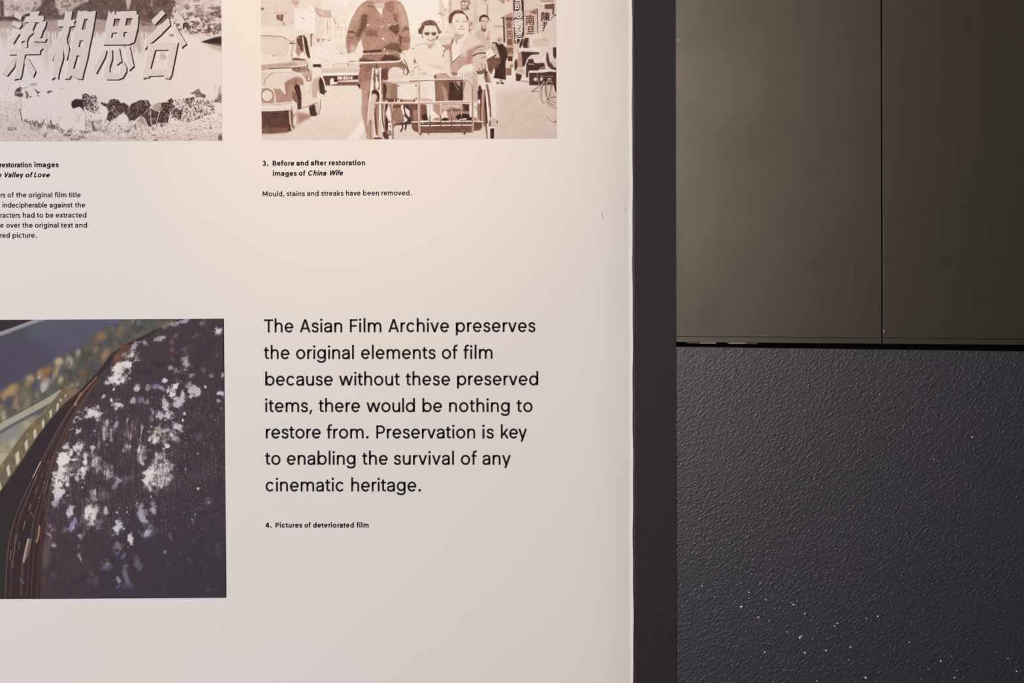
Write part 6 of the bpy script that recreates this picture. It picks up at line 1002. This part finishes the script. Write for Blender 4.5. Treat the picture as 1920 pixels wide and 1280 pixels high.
    if ch == 's':
        W = 13.2
        st.append(path((W - s - .1, 12.9), ((W - s - .5, 15.6), (9.4, T_), (6.7, T_)), ((3.8, T_), (2.2, 15.6), (2.2, 13.4)), ((2.2, 11), (4.2, 10.2), (6.8, 9.6)), ((9.6, 8.9), (W - s, 7.8), (W - s, 5.1)), ((W - s, 2.5), (9.6, B_), (6.8, B_)), ((3.6, B_), (1.9, 2.6), (s - .2, 5.4)))); return W, op + .2, op, st, pl
    if ch == 't': W = 9.4; bar(X - h, 0, 9.2); st.append(path((3.9, 22.4), ((3.9, 5.2),), ((3.9, 2.2), (5.2, h), (9.3, h + .1)))); return W, .3, .6, st, pl
    if ch == 'f': W = 9.7; bar(X - h, 0, 9.2); st.append(path((3.7, 0), ((3.7, 20.6),), ((3.7, 24), (5.6, ASC + .3 - h), (W, ASC + .1 - h)))); return W, .3, -.1, st, pl
    if ch == 'v': W = 16.6; hw = s * 1.08; diag(hw, X, W / 2, 0); diag(W - hw, X, W / 2, 0); return W, .2, .2, st, pl
    if ch == 'y': W = 16.6; hw = s * 1.08; diag(hw, X, W / 2 + .1, 0); diag(W - hw, X, W / 2 - (W / 2 - hw) * 6.3 / X, -6.3); return W, .2, .2, st, pl
    if ch == 'w':
        W = 26.4; hw = s * 1.05; c = W / 2
        for x0, x1 in ((hw, c / 2 + .8), (c, c / 2 + .8), (c, W - c / 2 - .8), (W - hw, W - c / 2 - .8)): diag(x0, X, x1, 0)
        return W, .2, .2, st, pl
    if ch == 'x': W = 15.4; hw = s * 1.2; diag(hw, 0, W - hw, X); diag(W - hw, 0, hw, X); return W, .2, .2, st, pl
    if ch == 'k': W = 15.4; stem(s, 0, ASC); diag(s + 1, 5.6, W - s * 1.5, X, .95); diag(W - s * 1.3, 0, 6.6, 10.4, .95); return W, g, .1, st, pl
    if ch == 'T': W = 17.4; bar(CAP - h, 0, W); stem(W / 2, 0, CAP); return W, .4, .2, st, pl
    if ch == 'A': W = 20.4; hw = s * 1.1; diag(hw, 0, W / 2, CAP); diag(W - hw, 0, W / 2, CAP); bar(7.2, 5, W - 5); return W, .2, .2, st, pl
    if ch == 'V': W = 20.2; hw = s * 1.1; diag(hw, CAP, W / 2, 0); diag(W - hw, CAP, W / 2, 0); return W, .2, .2, st, pl
    if ch == 'W':
        W = 32; hw = s * 1.05; c = W / 2
        for x0, x1 in ((hw, c / 2 + .8), (c, c / 2 + .8), (c, W - c / 2 - .8), (W - hw, W - c / 2 - .8)): diag(x0, CAP, x1, 0)
        return W, .2, .2, st, pl
    if ch == 'F': W = 14.2; stem(s, 0, CAP); bar(CAP - h, s, W); bar(12.0, s, W - 1.6); return W, g + .3, .4, st, pl
    if ch == 'L': W = 13.8; stem(s, 0, CAP); bar(h, s, W); return W, g + .3, .4, st, pl
    if ch == 'P': W = 16.4; stem(s, 0, CAP); r_ = (CAP - 10.4 - h) / 2; cy = CAP - h - r_; st.append([(s, CAP - h)] + arc(W - s - r_, cy, r_, r_, 90, -90, 18) + [(s, cy - r_)]); return W, g + .3, rd, st, pl
    if ch == 'B':
        W = 17.2; stem(s, 0, CAP); y1 = 13.2; r1 = (CAP - h - y1) / 2; r2 = (y1 - h) / 2
        st.append([(s, CAP - h)] + arc(W - s - r1 - .8, CAP - h - r1, r1, r1, 90, -90, 14) + [(s, y1)]); st.append([(s, y1)] + arc(W - s - r2, h + r2, r2, r2, 90, -90, 14) + [(s, h)]); return W, g + .3, rd, st, pl
    if ch == 'M': W = 23.6; stem(s, 0, CAP); stem(W - s, 0, CAP); diag(s * 1.1, CAP, W / 2, 4); diag(W - s * 1.1, CAP, W / 2, 4); return W, g + .3, g + .3, st, pl
    if ch == 'C': W = 23.4; st.append(arc(W / 2, CAP / 2, W / 2 - s, CAP / 2 + OS - h, 40, 320)); return W, rd, op, st, pl
    if ch == '3':
        W = 15.4; st.append(path((s + .2, 18.6), ((s + .8, 22), (4.6, CAP + OS - h), (7.6, CAP + OS - h)), ((11, CAP + OS - h), (W - s - .8, 21.4), (W - s - .8, 18.4)), ((W - s - .8, 15), (11, 13.4), (6, 13.4))))
        st.append(path((6, 13.4), ((11.4, 13.4), (W - s, 11.2), (W - s, 7.2)), ((W - s, 3.2), (11.2, B_), (7.6, B_)), ((4, B_), (s + .2, 3), (s, 6.4)))); return W, op, rd, st, pl
    if ch == '4': W = 17.6; stem(12.2, 0, CAP); bar(6.6, .8, W); diag(2.0, 6.4, 11.4, CAP, 1.0); return W, .4, .4, st, pl
    if ch == '.': r_ = s * 1.4; dot(r_, r_ - .2, r_); return 2 * r_, g + .4, g, st, pl
    if ch == ',': W = s * 3.2; pl.append([(0, -4.2), (s * 1.5, -4.2), (W + .2, s * 2.4), (W - s * 2.0, s * 2.4)]); return W, g * .6, g, st, pl
    return 8.0, 0, 0, st, pl
def ribbon(pts, s, V, Fc, tf):
    closed = math.dist(pts[0], pts[-1]) < 1e-6
    if closed: pts = pts[:-1]
    n = len(pts); b0 = len(V)
    for i in range(n):
        a = pts[i - 1] if (i or closed) else pts[0]; c = pts[(i + 1) % n] if (i < n - 1 or closed) else pts[-1]; p = pts[i]
        d1 = (p[0] - a[0], p[1] - a[1]); d2 = (c[0] - p[0], c[1] - p[1])
        l1 = math.hypot(*d1) or 0; l2 = math.hypot(*d2) or 0
        if l1 == 0: d1, l1 = d2, l2
        if l2 == 0: d2, l2 = d1, l1
        n1 = (-d1[1] / l1, d1[0] / l1); n2 = (-d2[1] / l2, d2[0] / l2); nx, ny = n1[0] + n2[0], n1[1] + n2[1]; L = math.hypot(nx, ny) or 1; nx /= L; ny /= L
        k = s / max(.5, nx * n1[0] + ny * n1[1])
        V.append(tf(p[0] + nx * k, p[1] + ny * k)); V.append(tf(p[0] - nx * k, p[1] - ny * k))
    for i in range(n if closed else n - 1):
        a = b0 + 2 * i; c = b0 + 2 * ((i + 1) % n); Fc.append((a + 1, c + 1, c, a))
def lettering(name, lines, label):
    """lines: (scale, half stem, italic, [(word, x start, x end, baseline y), ...]) in pixels of the board"""
    V, Fc = [], []
    for scale, s, italic, words in lines:
        for w_, x0, x1, by in words:
            gl = [glyph(c_, s) for c_ in w_]
            pen, pos = 0.0, []
            for i, g_ in enumerate(gl):
                if i: pen += gl[i - 1][2] + g_[1]
                pos.append(pen); pen += g_[0]
            # words are set a hair wider or tighter, as the printed setting is
            if x0 is None: x0 = x1 - pen * scale * .985
            k = (x1 - x0) / scale; gaps = len(gl) - 1; ex = (k - pen) / gaps if gaps else 0
            if abs(ex) > .9 and gaps: ex = math.copysign(.9, ex)
            fx = k / (pen + ex * gaps); fx = fx if gaps else 1
            for i, g_ in enumerate(gl):
                ox = (pos[i] + ex * i)
                def tf(u, v, ox=ox):
                    q = P(x0 + ((ox + u) * fx + (v * .19 if italic else 0)) * scale, by - v * scale)
                    return (q.x, -.0005, q.z)
                for p_ in g_[3]: ribbon(p_, s * .97, V, Fc, tf)
                for p_ in g_[4]:
                    b0 = len(V); V.extend(tf(*q) for q in p_); Fc.append(tuple(range(b0, b0 + len(p_))))
    o = into(mesh(name, V, Fc, m_ink)); tag(o, label); return o
def lw(by, *ws):       # words of one line on a baseline that may drift: by = (y at first word, y at last)
    n = max(1, len(ws) - 1); return [(w_, a, b_, by[0] + (by[1] - by[0]) * i / n) for i, (w_, a, b_) in enumerate(ws)]
R_, BIG = 1.80, 1.0
lettering('paragraph_text', [(BIG, R_, False, lw(*l)) for l in (
    ((623, 622.3), ('The', 495.0, 550.3), ('Asian', 562, 641.7), ('Film', 656, 715.2), ('Archive', 728, 842), ('preserves', 854.5, 1003.8)),
    ((673, 672.5), ('the', 495, 543.1), ('original', 555, 663.6), ('elements', 676.9, 816.6), ('of', 828.3, 858), ('film', 869.2, 923.6)),
    ((722.6, 722), ('because', 497.3, 624.2), ('without', 635.5, 749.2), ('these', 760.8, 844.1), ('preserved', 856.9, 1009.2)),
    ((772.3, 772.2), ('items,', 497.5, 585.5), ('there', 597.5, 675.3), ('would', 687, 778), ('be', 792, 828.8), ('nothing', 842, 955.8), ('to', 968.6, 998.6)),
    ((821.7, 821.6), ('restore', 498.3, 601.6), ('from.', 612.8, 691.3), ('Preservation', 705.5, 890.9), ('is', 904.5, 925.9), ('key', 938.9, 988.1)),
    ((871, 870.9), ('to', 497.2, 526.1), ('enabling', 537.8, 666.7), ('the', 679.2, 727.2), ('survival', 738.6, 851.1), ('of', 863.9, 893.9), ('any', 904.5, 957.7)),
    ((921, 921), ('cinematic', 498, 645.6), ('heritage.', 658.6, 789.4)))], 'large seven-line paragraph in dark ink')
SC, SB, SR = .386, 2.6, 2.1
lettering('caption_text', [
    (SC, SB, False, lw((310.9, 309.8), ('3.', 492.2, 503.4), ('Before', 511.3, 551.9), ('and', 555.8, 578.4), ('after', 582.8, 612), ('restoration', 616.7, 684.4))),
    (SC, SB, False, lw((329.6, 329.3), ('images', 511.7, 556.3), ('of', 560.2, 572.5))),
    (SC, SB, True, lw((329, 328.6), ('China', 576.9, 611), ('Wife', 616.6, 642.6))),
    (.382, SR, False, lw((367.8, 366.2), ('Mould,', 492.5, 533.4), ('stains', 537.5, 571.7), ('and', 575.8, 597.5), ('streaks', 601.9, 644), ('have', 648.8, 676), ('been', 680.8, 710.5), ('removed.', 715.2, 771.9)))], 'small caption numbered 3 under the street photograph')
lettering('caption_text', [
    (SC, SB, False, lw((313.8, 313.5), ('restoration', None, 59.5), ('images', 64.4, 110))),
    (SC, SB, True, lw((332.6, 332.4), ('The', None, 2.4), ('Valley', 6.8, 43), ('of', 47, 60), ('Love', 63.6, 93))),
    (.382, SR, False, lw((370.2, 369.9), ('characters', None, 10), ('of', 14.2, 25.9), ('the', 30.5, 49.8), ('original', 53.8, 98.3), ('film', 102.9, 124.6), ('title', 129.1, 151.4))),
    (.382, SR, False, lw((389, 388.8), ('indecipherable', None, 88.7), ('against', 93, 136.1), ('the', 140.8, 160))),
    (.382, SR, False, lw((408, 407.8), ('characters', None, 38.2), ('had', 42.8, 65.1), ('to', 69.3, 81), ('be', 86, 100.3), ('extracted', 104.6, 162))),
    (.382, SR, False, lw((426.9, 426.7), ('the', None, 6.9), ('over', 11.7, 37.8), ('the', 42.2, 61.4), ('original', 65.7, 110), ('text', 114.5, 136.8), ('and', 141, 163.3))),
    (.382, SR, False, lw((445.7, 445.6), ('restored', None, 18.3), ('picture.', 23.6, 69)))], 'small caption of seven lines under the lake shore still')
lettering('caption_text', [(SC, SB, False, lw((988.8, 988.7), ('4.', 497.8, 509.4), ('Pictures', 516.6, 566.6), ('of', 570.9, 582.5), ('deteriorated', 586.9, 663.5), ('film', 668.8, 691.3)))], 'small bold caption line numbered 4 below the paragraph')
# faint hairline scuffs near the board's right edge
V, Fc = [], []
for pts in ([(1128, 401), (1130, 406), (1129, 412)], [(1170, 388), (1172.5, 394), (1173, 401)], [(1127, 398), (1126, 403)], [(1060, 640), (1064, 642)], [(546, 965), (549, 966)]):
    def tf(u, v): q = P(u, v); return (q.x, -.00045 + max(0, (u - 1118) / 55) ** 2 * .0022, q.z)
    ribbon([tuple(p) for p in pts], .35, V, Fc, tf)
tag(into(mesh('scuff_mark', V, Fc, m_scuff)), 'faint hairline scuffs', kind='stuff')
